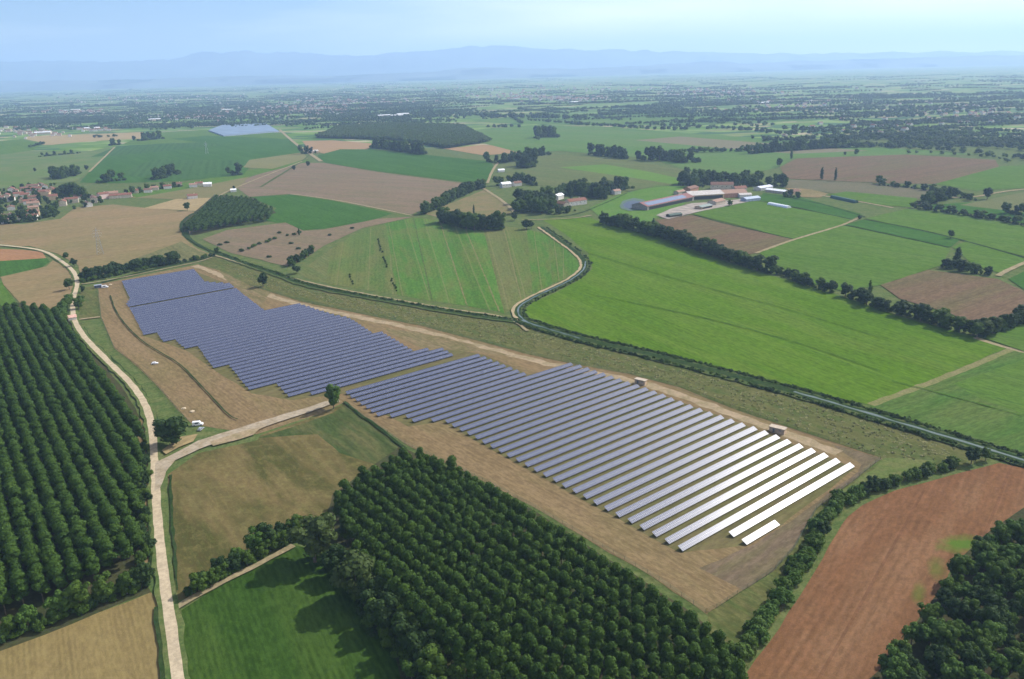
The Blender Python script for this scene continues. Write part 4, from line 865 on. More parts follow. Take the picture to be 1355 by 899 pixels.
# big farm
AB = wdir((850, 277), (915, 263))
x, y = P(878, 271); L_ = math.dist(P(848, 277), P(912, 265))
barn = gable('barn', (x, y), AB, 26, L_ + 6, 5.5, 4.2, simple('barn_wall', (.28, .25, .22)), simple('red_barn_roof', (.19, .08, .07), .85), 'long barn with dull red roof carrying a band of solar panels', 'barn', chimney=False, openside=True)
pvm = simple('roof_pv', (.10, .13, .2), .25, 0, .1, .3, .8)
q = MB(); sl_ = 4.2 / 13
def onroof(x, yy): return (x, yy, 5.5 + 4.2 - abs(yy) * sl_ + .36)
q.quad([onroof(-L_ / 2 + 2, -11.5), onroof(L_ / 2 - 12, -11.5), onroof(L_ / 2 - 12, -3), onroof(-L_ / 2 + 2, -3)]); q.build('solar_array', pvm, barn)
gable('barn', P(930, 262), wdir((905, 262), (950, 256)) - .35, 30, 52, 6.5, 4, WALLS[2], GREYROOF, 'wide cattle barn with grey-beige sheet roof, middle of the farm', 'barn', chimney=False, openside=True)
gable('barn', P(968, 260), wdir((950, 262), (985, 258)) - .3, 22, 38, 6, 4, WALLS[3], ROOFS[2], 'farm building with pinkish tiled roof right of the cattle barn', 'barn', chimney=False)
gable('farmhouse', P(955, 250), wdir((940, 250), (970, 250)), 13, 34, 7, 3.5, WALLS[0], ROOFS[1], 'brown roofed farmhouse wing against the trees behind the barns', 'farmhouse', windows=5)
gable('shed', P(931, 276), wdir((915, 278), (945, 273)) + .1, 12, 24, 3.5, 1.5, WALLS[2], simple('green_grey_roof', (.2, .24, .22)), 'low grey-green roofed shed on the concrete yard', 'shed', chimney=False, openside=True)
gable('shed', P(892, 287), wdir((876, 288), (905, 284)), 8, 20, 3, 1.5, simple('dark_planks', (.06, .07, .05)), simple('dark_green_roof', (.05, .08, .06)), 'small dark green shed in front of the concrete yard', 'shed', chimney=False)
gable('shed', P(993, 266), wdir((980, 267), (1005, 264)), 12, 26, 4, 2, BLUER, BLUER, 'blue-grey shed at the right end of the farm yard', 'shed', chimney=False)
gable('shed', P(1010, 251), wdir((998, 253), (1022, 249)), 13, 30, 4, 2, WALLS[1], simple('lilac_roof', (.5, .52, .62)), 'shed with pale bluish roof beyond the tree belt', 'shed', chimney=False)
gable('shed', P(1028, 255), wdir((1015, 254), (1040, 257)), 11, 34, 3.5, 1.6, WALLS[0], WHITEROOF, 'long white roofed shed beside the dirt yard', 'shed', chimney=False)
gable('house', P(1050, 257), .4, 10, 16, 4.5, 2.4, WALLS[2], ROOFS[1], 'brown roofed cottage at the edge of the dirt yard', 'house')
gable('silo_shed', P(899, 257), AB, 9, 18, 4, 2, WALLS[0], ROOFS[2], 'small tan roofed outbuilding behind the long barn', 'shed', chimney=False)
fld([(868, 286), (888, 277), (915, 270), (945, 268), (985, 264), (990, 268), (955, 275), (925, 281), (905, 286), (884, 291)], simple('concrete_yard', (.26, .22, .18), .9, 0, .25, .08), name='ground', rough=None)
gable('shed', P(948, 270), AB, 14, 24, 4.5, 2.2, WALLS[0], ROOFS[2], 'pink-beige roofed shed on the yard right of the grey-green one', 'shed', chimney=False)
gable('shed', P(914, 253), AB + .1, 13, 26, 5, 2.6, WALLS[3], ROOFS[1], 'brown roofed store tucked behind the junction of the two big barns', 'shed', chimney=False)
gable('house', P(978, 254), .3, 11, 20, 6, 2.8, WALLS[0], ROOFS[0], 'red roofed house against the trees at the right of the farm', 'house')
gable('shed', P(985, 261), .1, 10, 18, 4, 1.8, WALLS[1], GREYROOF, 'grey roofed shed between farm building and blue-grey shed', 'shed', chimney=False)
# half-round plastic tunnels
def tunnel(a, b2, wd, h, mat, label, cat='greenhouse'):
    A, B = P(*a), P(*b2); L = math.dist(A, B); r = empty('plastic_tunnel', ((A[0] + B[0]) / 2, (A[1] + B[1]) / 2, 0), math.atan2(B[1] - A[1], B[0] - A[0]))
    m = MB(); n = 10
    for k2 in range(n):
        t0, t1 = math.pi * k2 / n, math.pi * (k2 + 1) / n
        m.quad([(-L / 2, wd / 2 * math.cos(t0), h * math.sin(t0)), (L / 2, wd / 2 * math.cos(t0), h * math.sin(t0)), (L / 2, wd / 2 * math.cos(t1), h * math.sin(t1)), (-L / 2, wd / 2 * math.cos(t1), h * math.sin(t1))])
    m.build('cover', mat, r); e = MB()
    for s in (-1, 1): e.quad([(s * L / 2, wd / 2 * math.cos(math.pi * k2 / n), h * math.sin(math.pi * k2 / n)) for k2 in range(n + 1)])
    e.build('end_wall', mat, r); tag(r, label, cat)
tunnel((1018, 271), (1044, 276), 8, 3.5, simple('white_film', (.7, .73, .76), .4), 'pale plastic tunnel on the green field right of the farm')
tunnel((1101, 262), (1133, 269), 7, 4, simple('dark_green_net', (.03, .09, .07), .6), 'dark green netted tunnel beyond the narrow meadows')
# farmhouse group
gable('farmhouse', P(762, 271), wdir((745, 272), (778, 268)), 12, 30, 6, 3, WALLS[1], ROOFS[0], 'farmhouse with bright red tiled roof among trees', 'farmhouse', windows=4)
gable('farmhouse', P(742, 274), wdir((735, 276), (750, 272)) + 1.3, 10, 24, 5.5, 2.6, WALLS[0], ROOFS[1], 'brownish roofed wing left of the red farmhouse', 'farmhouse', windows=3)
gable('house', P(739, 264), wdir((732, 266), (746, 262)), 9, 17, 6, 2.4, WALLS[1], WHITEROOF, 'white house with pale roof left behind the red farmhouse', 'house')
gable('house', P(815, 257), wdir((808, 258), (822, 256)), 9, 13, 5, 2.2, WALLS[1], ROOFS[2], 'pale house at the far end of the farmhouse lane', 'house')
gable('house', P(669, 248), wdir((660, 249), (680, 247)), 10, 17, 6, 2.6, WALLS[1], WHITEROOF, 'white house beyond the farm grove', 'house', windows=3)
gable('house', P(684, 246), wdir((676, 247), (692, 245)), 9, 15, 5, 2.5, WALLS[1], ROOFS[1], 'brown roofed neighbour right of the white house beyond the grove', 'house')
gable('house', P(663, 228), .3, 8, 12, 4, 2, WALLS[1], WHITEROOF, 'tiny white hut beside the lane to the far fields', 'hut')
gable('house', P(415, 203), .5, 12, 22, 5, 3, WALLS[2], GREYROOF, 'grey roofed cottage beside the straight far road', 'house')
gable('hut', P(96, 424), wdir((90, 424), (103, 422)), 5, 6, 3, 1.4, WALLS[1], simple('pink_tiles', (.55, .33, .27)), 'small hut with pinkish roof beside the white road', 'hut', chimney=False)
gable('house', P(255, 263), .5, 10, 15, 5, 2.5, WALLS[1], ROOFS[0], 'red roofed house on the pale hay strip', 'house')
gable('house', P(275, 247), .3, 10, 14, 5, 2.2, WALLS[1], WHITEROOF, 'white house at the right end of the village lane', 'house')
gable('house', P(309, 254), .3, 7, 9, 3.5, 1.6, WALLS[1], WHITEROOF, 'small white building behind the young poplar block', 'house', chimney=False)
gable('house', P(137, 263), .9, 10, 16, 8, 2.4, simple('pale_pink_wall', (.68, .5, .44)), ROOFS[0], 'tall pinkish house at the right end of the village', 'house')
gable('house', P(160, 262), .35, 11, 34, 5, 2.6, WALLS[0], ROOFS[0], 'long red roofed farmhouse right of the tall pinkish house', 'house')
gable('house', P(149, 260), .5, 10, 18, 6, 2.6, WALLS[0], ROOFS[2], 'cream house between the pinkish house and the long farmhouse', 'house')
# village houses
spots = []; vr = random.Random(5)
vill = PP([(-60, 262), (0, 256), (30, 252), (55, 247), (75, 250), (95, 262), (130, 262), (128, 272), (100, 276), (70, 278), (62, 290), (30, 296), (0, 296), (-60, 302)])
tries = 0
while len(spots) < 62 and tries < 9000:
    tries += 1; x = vr.uniform(min(p[0] for p in vill), max(p[0] for p in vill)); y = vr.uniform(min(p[1] for p in vill), max(p[1] for p in vill))
    if inside((x, y), vill) and all(math.hypot(x - a, y - b2) > 17 for a, b2 in spots): spots.append((x, y))
spots.sort(key=lambda p: pxof(*p)[0])
rn = ['red', 'brown', 'pale tiled']; wn_ = ['cream', 'white', 'ochre', 'brick']
for i, (x, y) in enumerate(spots):
    ri, wi = vr.choice([0, 0, 1, 1, 2, 2]), vr.choice([0, 1, 1, 2, 0]); l_ = vr.uniform(11, 20)
    px_, py_ = pxof(x, y)
    zone = ('left' if px_ < 30 else 'middle' if px_ < 70 else 'right') + (' front' if py_ > 278 else ' back' if py_ < 264 else ' inner')
    gable('house', (x, y), R(24) + vr.choice([0, math.pi / 2]) + vr.gauss(0, .12), vr.uniform(8, 11), l_, vr.uniform(4.5, 7.5), vr.uniform(1.8, 2.8), WALLS[wi], ROOFS[ri],
          '%s house with %s roof, %s part of the edge village' % (wn_[wi], rn[ri], zone), 'house', 'village houses, %s part, %s walls, %s roofs' % (zone, wn_[wi], rn[ri]))
for i in range(260):
    x, y = spots[i % len(spots)]; x += vr.gauss(0, 16); y += vr.gauss(0, 22)
    if any(math.hypot(x - a, y - b2) < 7.5 for a, b2 in spots): continue
    plant('tree', 'round', vr.choice(['dark', 'tree']), (x, y), vr.uniform(6, 11), 'garden tree standing among the village roofs at the left edge', 'tree', 'garden trees in the village')
row([(52, 290), (62, 288), (74, 284)], 9, 12, 'round', ['dark'], 'dark tree screening the village towards the tan field', 'tree', 'trees screening the village', 4)
row([(80, 262), (90, 258), (104, 262), (118, 262)], 12, 13, 'round', ['dark', 'tree'], 'tree in the leafy belt behind the village', 'tree', 'leafy belt behind the village', 5)
row([(0, 297), (12, 296), (45, 293)], 12, 10, 'round', ['dark', 'tree'], 'tree on the field edge of the village', 'tree', 'field edge trees of the village', 3)
for i, (a, b2, l) in enumerate((((178, 256), 0, 'first'), ((196, 255), 0, 'second'), ((205, 252), 0, 'third'), ((222, 250), 0, 'fourth'), ((236, 247), 0, 'fifth'), ((256, 248), 0, 'sixth'), ((264, 246), 0, 'seventh'))):
    gable('house', P(*a), R(20), 9, 13, 5, 2.2, WALLS[i % 2], ROOFS[i % 3], '%s small house from the left along the scattered village lane' % l, 'house')
# far houses: past any count
hm_ = MB()
def fhouse(x, y, s, a, big=False):
    ca, sa = math.cos(a), math.sin(a); l_, w_, h = (12 * s, 8 * s, 5 * s) if not big else (55, 28, 8)
    r_ = rnd.choice([1, 2, 2]) if not big else 3; T = lambda X, Y, Z: (x + X * ca - Y * sa, y + X * sa + Y * ca, Z)
    hm_.box(x, y, 0, l_, w_, h, a, rnd.choice([0, 0, 4]) if not big else 4); e = h + (2.6 * s if not big else 2)
    hm_.quad([T(-l_ / 2, -w_ / 2, h + .05), T(l_ / 2, -w_ / 2, h + .05), T(l_ / 2, 0, e), T(-l_ / 2, 0, e)], r_); hm_.quad([T(l_ / 2, w_ / 2, h + .05), T(-l_ / 2, w_ / 2, h + .05), T(-l_ / 2, 0, e), T(l_ / 2, 0, e)], r_)
    for s_ in (-1, 1): hm_.quad([T(s_ * l_ / 2, -w_ / 2, h), T(s_ * l_ / 2, w_ / 2, h), T(s_ * l_ / 2, 0, e)], 0)
for cxp, cyp, sx, sy, n in ((420, 146, 60, 5, 150), (350, 148, 70, 5, 110), (230, 156, 80, 3, 70), (40, 176, 50, 5, 60), (120, 172, 30, 2, 22), (100, 150, 40, 3, 60), (760, 132, 60, 4, 90), (680, 128, 60, 4, 60), (460, 135, 80, 4, 90), (950, 124, 90, 5, 70), (1050, 140, 120, 10, 70), (1250, 150, 90, 15, 60), (600, 118, 300, 5, 160), (200, 130, 150, 8, 120), (1150, 175, 100, 10, 20)):
    for _ in range(n):
        px_ = rnd.gauss(cxp, sx * .5); py_ = rnd.gauss(cyp, sy * .6)
        if py_ < 108 or py_ > 184: continue
        x, y = P(px_, py_); fhouse(x, y, rnd.uniform(.9, 1.4) * (1 if y < 5000 else 1.4), R(22) + rnd.choice([0, 1.57]))
for px_, py_ in ((533, 153), (525, 155), (508, 155), (100, 147), (85, 148), (1010, 138), (760, 137), (300, 147), (905, 128), (205, 160), (122, 172), (57, 178)):
    x, y = P(px_, py_); fhouse(x, y, 1, R(20), True)
ho = hm_.build('distant_houses', None); [ho.data.materials.append(m_) for m_ in (WALLS[1], ROOFS[0], ROOFS[1], WHITEROOF, WALLS[0])]
tag(ho, 'scattered far-off houses and sheds of the villages in the haze', 'houses', kind='stuff')
# glasshouse far left
gp = PP([(276, 174), (296, 166), (352, 165), (369, 175), (296, 181)])
cxg, cyg = sum(p[0] for p in gp) / 5, sum(p[1] for p in gp) / 5
r = empty('glasshouse', (cxg, cyg, 0)); m = MB(); rf = MB(); gx0 = [(a - cxg, b2 - cyg) for a, b2 in gp]
for i in range(5):
    a, b2 = gx0[i], gx0[(i + 1) % 5]; m.quad([(*a, 0), (*b2, 0), (*b2, 4), (*a, 4)])
rf.quad([(*p, 4.02) for p in gx0][::-1] if False else [(*p, 4.02) for p in gx0]); m.build('wall', BLUER, r)
gm_ = simple('netting_roof', (.15, .2, .26), .6, 0, .12, .02); rf.build('roof', gm_, r); tag(r, 'large pale blue glasshouse roof on the far green fields', 'glasshouse')


# ------------------------------------------------------------------ plant the queued trees: the largest as things, the rest as one mass
def apparent(q): return q[4] * (1.6 if q[7] is None else 1.0) / math.dist((*q[3], 0), (0, 0, HC))
rest_ = []
for cats, lim in ((('tree',), 288), (('bush',), 170), (('shrub',), 230), (('brush pile',), 50)):
    qs = sorted([q for q in QUEUE if q[6] in cats and inview(*q[3], 30, 5)], key=apparent, reverse=True)
    print(cats, len(qs))
    for q in qs[:lim]: plant_now(*q)
    rest_ += qs[lim:]
rs = {}
for k2, dct in crown_objs.items():
    if k2[0] in ('round', 'bush') and not k2[2]: rs[k2[:2]] = list(dct.values())
for kk in ('round', 'bush', 'slim'):
    sub = [q for q in rest_ if q[1] == kk]
    if not sub: continue
    kb = kk if kk != 'slim' else 'round'
    srcs_ = [o_ for m_ in ('dark', 'tree') for o_ in rs[(kb, m_)][:2]]
    scatter('small_trees' if kk != 'bush' else 'small_bushes', [(*q[3], 0, rnd.random() * 6.28, q[4] / BASEH[kb] * q[8] * (1 if kk != 'slim' else .4), q[4] / BASEH[kb], rnd.randrange(len(srcs_))) for q in sub], srcs_,
            'smaller trees of the farther hedges, groves and gardens' if kk != 'bush' else 'smaller bushes along the hedges and ditches', 'trees' if kk != 'bush' else 'bushes')
    print('stuff', kk, len(sub))
und = [rs[('bush', m_)][0] for m_ in ('tree', 'dark') if ('bush', m_) in rs]
scatter('hedge_undergrowth', [(*p[:6], p[6] % len(und)) for p in US], und, 'dense undergrowth closing the hedges and groves under their trees', 'undergrowth')
for m_ in FARC:
    for me_ in FARC[m_]:
        pass
bs = [o for k2, dct in crown_objs.items() if k2[0] == 'bush' and k2[1] in ('tree', 'dark') for o in list(dct.values())[:1]]
scatter('bank_scrub', bp_, bs, 'dark scrub and reeds along the canal banks', 'scrub')

# ------------------------------------------------------------------ far woods, hedgerows and houses
far_pts = []
fs = []
for (dx, m_) in ((0, 'dark'), (1, 'tree'), (2, 'olv'), (3, 'dark')):
    r_ = empty('tree', (*P(*((1020, 196), (712, 186), (905, 216), (640, 158))[dx]), 0), 0, 1.1); c_ = link('crown', FARC[m_][dx % 3], None, r_); link('trunk', LIB[('round', 'trunk')][0], None, r_); fs.append(c_)
    tag(r_, ('dark tree standing just behind the even row beyond the pale field', 'green tree left of the lone knot on the pale far field', 'grey-green tree at the back of the dark wood strip', 'dark tree at the left end of the long far tree line')[dx], 'tree')
FN = len(fs)
def far_row(px, py, L, ang, h, step, spread=0):
    x0, y0 = P(px, py); ca, sa = math.cos(R(ang)), math.sin(R(ang)); n = max(1, int(L / step))
    for i in range(n):
        s = (i - n / 2) * step; s2 = rnd.gauss(0, spread)
        hh = h * rnd.uniform(.7, 1.25) / 12
        far_pts.append((x0 + ca * s - sa * s2, y0 + sa * s + ca * s2, 0, rnd.random() * 6.28, hh * rnd.uniform(.9, 1.4), hh, rnd.randrange(FN)))
def block_(poly, step, h):
    for x, y in grid(poly, 20, step, step * .8, 0, step * .2):
        hh = h * rnd.uniform(.95, 1.05) / 12; far_pts.append((x, y, 0, rnd.random() * 6.28, hh * 1.3, hh, rnd.choice([1, 1, 2])))
def block(poly, step, h):
    for x, y in grid(poly, 20, step, step, 0, step * .3):
        hh = h * rnd.uniform(.85, 1.15) / 12; far_pts.append((x, y, 0, rnd.random() * 6.28, hh * 1.2, hh, rnd.randrange(FN)))
block_(  [(418, 183), (451, 170), (520, 166), (610, 168), (648, 188), (590, 197), (521, 186)], 10, 13)
# explicit lines of trees seen in the picture
for q, h, sp, st in (([(640, 156), (775, 159)], 22, 8, 13), ([(646, 169), (687, 169)], 11, 6, 10), ([(124, 183), (160, 181)], 10, 6, 10), ([(865, 166), (960, 172), (1060, 180)], 12, 14, 12), ([(920, 160), (1010, 168)], 14, 30, 14),
                     ([(1040, 172), (1130, 180), (1230, 190)], 15, 9, 13), ([(1120, 172), (1240, 184), (1355, 196)], 13, 12, 15), ([(1000, 184), (1130, 194), (1250, 200), (1355, 212)], 11, 10, 13), ([(1180, 182), (1355, 200)], 14, 12, 14),
                     ([(760, 165), (860, 172), (915, 173)], 12, 8, 12), ([(700, 160), (780, 166)], 10, 8, 14), ([(0, 175), (60, 170), (130, 172)], 12, 30, 12), ([(0, 160), (100, 158), (200, 155)], 13, 60, 16), ([(60, 190), (40, 196)], 8, 4, 12),
                     ([(500, 163), (540, 160), (600, 158)], 13, 30, 14), ([(380, 168), (430, 160), (500, 158)], 12, 15, 14), ([(1200, 204), (1230, 203), (1270, 206), (1315, 209), (1336, 216)], 7, 3, 26), ([(200, 168), (280, 162), (370, 158)], 10, 10, 16)):
    for x, y in resample(PP(q), st):
        hh = h * rnd.uniform(.75, 1.2) / 12; far_pts.append((x + rnd.gauss(0, sp), y + rnd.gauss(0, sp), 0, rnd.random() * 6.28, hh * 1.15, hh, rnd.randrange(FN)))
OPEN = [[(600, 200), (600, 160), (1080, 160), (1080, 200)], [(140, 200), (190, 172), (380, 165), (400, 200)], [(0, 200), (0, 178), (190, 174), (190, 200)]]
for i in range(760):
    x = rnd.uniform(-60, 1420); u = rnd.random(); y = 103 + 67 * u ** 1.0 + (x / 1355) * -3
    if x > 1060 and rnd.random() < .3: y = rnd.uniform(150, 200)
    if any(inside((x, y), q) for q in OPEN) and rnd.random() < .93: continue
    if y > 138 and 560 < x < 1080 and rnd.random() < .6: continue
    if x > 1000 and y > 135 and rnd.random() < .68: continue
    D = P(x, y)[1]; k3 = min(3.0, max(1, D / 5000))
    far_row(x, y, rnd.uniform(120, 620) * min(2.4, k3), rnd.choice([18, 22, 27, 108, 112, -12]) + rnd.gauss(0, 6), 9.0 * (1 + .25 * (k3 - 1)), 10 * k3, rnd.choice([2, 2, 3, 14, 30]) * k3)
for i in range(300):
    x = rnd.uniform(-60, 600); y = rnd.uniform(118, 166 if x < 200 else 158)
    far_row(x, y, rnd.uniform(150, 500), rnd.choice([12, 20, 27]) + rnd.gauss(0, 5), 10, 12, rnd.choice([4, 14, 30]))
for i in range(45):
    x = rnd.uniform(740, 1420); y = rnd.uniform(122, 196 if x > 1080 else 160)
    far_row(x, y, rnd.uniform(300, 900), rnd.choice([-4, 0, 5, 10]), 12, 11, rnd.choice([3, 6, 14]))
print('far pts', len(far_pts))
scatter('distant_woodland', far_pts, fs, 'far-off hedgerows and woods fading into blue haze', 'woodland')

# ------------------------------------------------------------------ solar rows
U = Vector((math.cos(R(38.7)), math.sin(R(38.7)))); V = Vector((math.cos(R(-51.3)), math.sin(R(-51.3))))
PITCH, WD, TILT, ZL = 6.95, 3.0, R(25), .65
pan, nt, b = newmat('solar_glass')
tc = N(nt, 'ShaderNodeTexCoord'); sp = N(nt, 'ShaderNodeSeparateXYZ'); nt.links.new(tc.outputs['Object'], sp.inputs[0])
def lines(v, period, wd):
    p = math_(nt, 'PINGPONG', v, period / 2); return math_(nt, 'LESS_THAN', p, wd)
fr = math_(nt, 'MAXIMUM', lines(sp.outputs[0], 1.0, .022), lines(sp.outputs[1], 1.5, .022))
cell = math_(nt, 'MAXIMUM', lines(sp.outputs[0], .1667, .006), lines(sp.outputs[1], .1667, .006))
ns = noise_(nt, tc.outputs['Object'], .9, 2)
c0 = mix(nt, ramp(nt, ns, .3, .7), (.03, .04, .082), (.042, .052, .10))
c0 = mix(nt, math_(nt, 'MULTIPLY', cell, .5), c0, (.25, .27, .34)); c0 = mix(nt, fr, c0, (.4, .4, .43)); c0 = mix(nt, math_(nt, 'GREATER_THAN', math_(nt, 'ABSOLUTE', sp.outputs[1]), WD / 2 - .12), c0, (.012, .012, .016))  # near-black strips on both long edges paint in the shade lines between rows
nt.links.new(c0, b.inputs['Base Color']); b.inputs['Roughness'].default_value = .46; b.inputs['Specular IOR Level'].default_value = .14
b.inputs['Coat Weight'].default_value = .15; b.inputs['Coat Roughness'].default_value = .24; b.inputs['Coat IOR'].default_value = 1.4
STEEL = simple('galvanised_steel', (.45, .46, .47), .45, .7, .1, 1)
BACK = simple('panel_backsheet', (.5, .5, .5), .7)
ORD = ['', 'first', 'second', 'third', 'fourth', 'fifth', 'sixth', 'seventh', 'eighth', 'ninth', 'tenth', 'eleventh', 'twelfth', 'thirteenth', 'fourteenth', 'fifteenth', 'sixteenth', 'seventeenth', 'eighteenth', 'nineteenth']
TENS = ['', '', 'twent', 'thirt', 'fort', 'fift', 'sixt', 'sevent', 'eight']
def ordw(n):
    if n < 20: return ORD[n]
    return TENS[n // 10] + ('ieth' if n % 10 == 0 else 'y-' + ORD[n % 10])
def ST_(p): v = Vector(P(*p, ZL)); return v.dot(U), v.dot(V)
def solar_row(s0, s1, t, label):
    """low front edge along t, from s0 to s1"""
    L = s1 - s0; sm = (s0 + s1) / 2; c = U * sm + V * t
    r = empty('solar_row', (c.x, c.y, 0), R(38.7))      # local x = U, local y = -V (uphill)
    nm = round(L); ct, st = math.cos(TILT), math.sin(TILT)
    pm = MB(); x0, x1 = -nm / 2, nm / 2; hw = WD / 2
    pm.box(0, 0, -.02, nm, WD, .04); po = pm.build('panel_surface', pan, r); po.rotation_euler = (TILT, 0, 0); po.location = (0, ct * hw, ZL + st * hw)
    bk = MB(); bk.box(0, 0, -.1, nm - .1, .07, .07); bk.box(0, -1.0, -.1, nm - .1, .07, .07); bk.box(0, 1.0, -.1, nm - .1, .07, .07); bo = bk.build('mounting_rail', STEEL, r); bo.rotation_euler = (TILT, 0, 0); bo.location = po.location
    k = max(2, int(nm / 4)); lg = MB()
    for i in range(k):
        x = x0 + .5 + (nm - 1) * i / (k - 1)
        lg.box(x, .45, -.05, .09, .09, ZL + .15); lg.box(x, 2.3, -.05, .09, .09, ZL + 1.05)
        lg.tube([(x, .45, .3), (x, 2.2, ZL + .85)], [.04, .04], 4)
    lg.build('support_legs', STEEL, r)
    tag(r, label, 'solar panels', 'rows of the solar field'); return r
RPOLY = [(902.6, 729.7), (584, 556), (555.7, 563), (533.5, 550.5), (506, 555), (456, 520), (631, 469.5), (699.5, 497.5), (761, 483), (857, 516), (925, 542.4), (1004, 569.5), (1120, 613)]
LPOLY = [(600, 472.5), (387, 529.4), (368, 511), (333, 520), (304, 485.4), (285, 490), (263, 461), (246.4, 463.2), (231, 450), (216.5, 453), (208.8, 442.2), (190.7, 444), (173.8, 411.2), (167.6, 403.5), (173, 397), (162.2, 374), (256.6, 357), (271.7, 374), (305.5, 376.6), (319.8, 388.5), (350, 411.5), (399, 404), (439.3, 417), (463, 422), (494, 442), (508, 441.5), (550.3, 467), (583.4, 461), (601, 471)]
RP = [ST_(p) for p in RPOLY]; LP = [ST_(p) for p in LPOLY]
def clip(poly, t):
    xs = []
    for i in range(len(poly)):
        (s0, t0), (s1, t1) = poly[i], poly[(i + 1) % len(poly)]
        if (t0 > t) != (t1 > t): xs.append(s0 + (s1 - s0) * (t - t0) / (t1 - t0))
    xs.sort(); return [(xs[i], xs[i + 1]) for i in range(0, len(xs) - 1, 2)]
sA = ST_((969.9, 710.5)), ST_((1132.4, 617.9)); tA = (sA[0][1] + sA[1][1]) / 2
sS = ST_((986.4, 720.7)), ST_((1030, 693.5))
print('tA', tA, 'tS', sS[0][1], 'tB', ST_((902.6, 729.7))[1], 'Rtop', min(p[1] for p in RP), 'Lbot', max(p[1] for p in LP), 'Ltop', min(p[1] for p in LP))
solar_row(sS[0][0], sS[1][0], tA + PITCH, 'very short white glaring panel row at the lower right end of the solar field')
solar_row(sA[0][0], sA[1][0], tA, 'white glaring panel row just above the very short one, shorter at its left end')
sB = ST_((902.6, 729.7))[0], ST_((1114.4, 612))[0]
n = 1; t = tA - PITCH; topR = min(p[1] for p in RP)
lastR = t
while t > topR - .5:
    seg = clip(RP, min(max(t, topR + .3), RP[0][1] - .05))
    if n == 1: seg = [sB]
    for s0, s1 in seg:
        if s1 - s0 > 6: solar_row(s0, s1, t, '%s full-length panel row counted from the glaring lower right end, lower block' % ordw(n))
    lastR = t; t -= PITCH; n += 1
print('R rows', n - 1)
gapT = (ST_((173.8, 409.4))[1] + ST_((311.8, 383.6))[1]) / 2
t = (ST_((387, 529.4))[1] + ST_((600, 471.6))[1]) / 2; n = 1; botL = max(p[1] for p in LP); gapdone = False
print('gap between blocks', lastR - t, 'gapT', gapT)
while t > min(p[1] for p in LP) + .5:
    if not gapdone and t < gapT: t -= 4.0; gapdone = True
    seg = clip(LP, min(t, botL - 1.0) if n > 1 else LP[0][1] * 0 + t - .6)
    if len(seg) > 1: seg = [(seg[0][0], seg[-1][1])] if n < 3 else seg
    for s0, s1 in seg:
        if s1 - s0 > 6: solar_row(s0, s1, t, '%s panel row counted from the gap between the blocks, upper block' % ordw(n))
    t -= PITCH; n += 1
print('L rows', n - 1)

# ------------------------------------------------------------------ cabins, vehicles, site kit, pylons, fence
def cabin(p, ang, label, l_=7, w_=3, h=2.8, wall=(.45, .33, .22), roof=(.4, .33, .25)):
    r = empty('inverter_cabin', (*P(*p), 0), ang); m = MB(); m.box(0, 0, 0, l_, w_, h); m.build('wall', simple('cabin_wall', wall, .9), r)
    m = MB(); m.box(0, 0, h, l_ + .6, w_ + .6, .25); m.build('roof', simple('cabin_roof', roof, .8), r)
    m = MB(); m.box(-l_ * .2, -w_ / 2 - .02, .2, 1.1, .06, 2.1); m.build('door', simple('cabin_door', (.12, .13, .13), .6), r)
    m = MB(); [m.box(l_ * .22, -w_ / 2 - .02, 1.5 + .14 * i, 1.2, .05, .08) for i in range(5)]; m.build('louvre', simple('cabin_louvre', (.2, .2, .2), .6), r)
    tag(r, label, 'cabin')
cabin((848, 508), R(-38), 'beige transformer cabin at the upper right edge of the solar field, left one')
cabin((1029, 572), R(-38), 'beige transformer cabin with dark front, right one near the glaring rows', 8, 3.5)
cabin((130, 381), R(30), 'dark box shaped container with white neighbour at the upper left site corner', 6, 2.6, 2.6, (.06, .08, .14), (.3, .33, .4))
m = MB()
WHT = simple('white_paint', (.75, .76, .78), .4); TYRE = simple('tyre', (.03, .03, .03), .9); SIL = simple('grey_paint', (.4, .42, .45), .35, .3)
def car(p, ang, label, paint, van=False):
    r = empty('parked_car' if not van else 'parked_van', (*P(*p), 0), ang)
    L, Wd = (4.3, 1.75) if not van else (5.6, 2.1); H1, H2 = (.95, 1.45) if not van else (1.2, 2.4)
    prof = [(-L / 2, .35), (-L / 2, H1 * .9), (-L * .42, H1), (-L * .33, H2), (L * .12, H2), (L * .25, H1), (L * .47, H1 * .82), (L / 2, H1 * .6), (L / 2, .35)] if not van else \
           [(-L / 2, .35), (-L / 2, H2 * .97), (-L * .47, H2), (L * .2, H2), (L * .32, H1 * 1.1), (L * .47, H1), (L / 2, H1 * .6), (L / 2, .35)]
    b_ = MB(); b_.quad([(x, -Wd / 2, z) for x, z in prof]); b_.quad([(x, Wd / 2, z) for x, z in prof][::-1])
    for i in range(len(prof)):
        a, c = prof[i], prof[(i + 1) % len(prof)]; b_.quad([(a[0], -Wd / 2, a[1]), (a[0], Wd / 2, a[1]), (c[0], Wd / 2, c[1]), (c[0], -Wd / 2, c[1])])
    b_.build('body', paint, r)
    g_ = MB()
    for s in (-1, 1): g_.box(-L * .08, s * (Wd / 2 + .012), H1 + .08, L * .34, .03, (H2 - H1) * .62)
    g_.build('window', GLASSD, r)
    for sx in (-1, 1):
        for sy in (-1, 1):
            w_ = MB(); w_.tube([(sx * L * .32, sy * Wd * .42, .33), (sx * L * .32, sy * (Wd * .42 + .2), .33)], [.33, .33], 12); w_.build('wheel', TYRE, r)
    tag(r, label, 'car' if not van else 'van')
car((205, 482), R(20), 'small white car standing alone on the bare soil left of the panels', WHT)
car((262, 563), R(10), 'white van parked at the entrance yard behind the large dark tree', WHT, True)
car((266, 569), R(80), 'grey car parked at the entrance yard right of the white one', SIL)
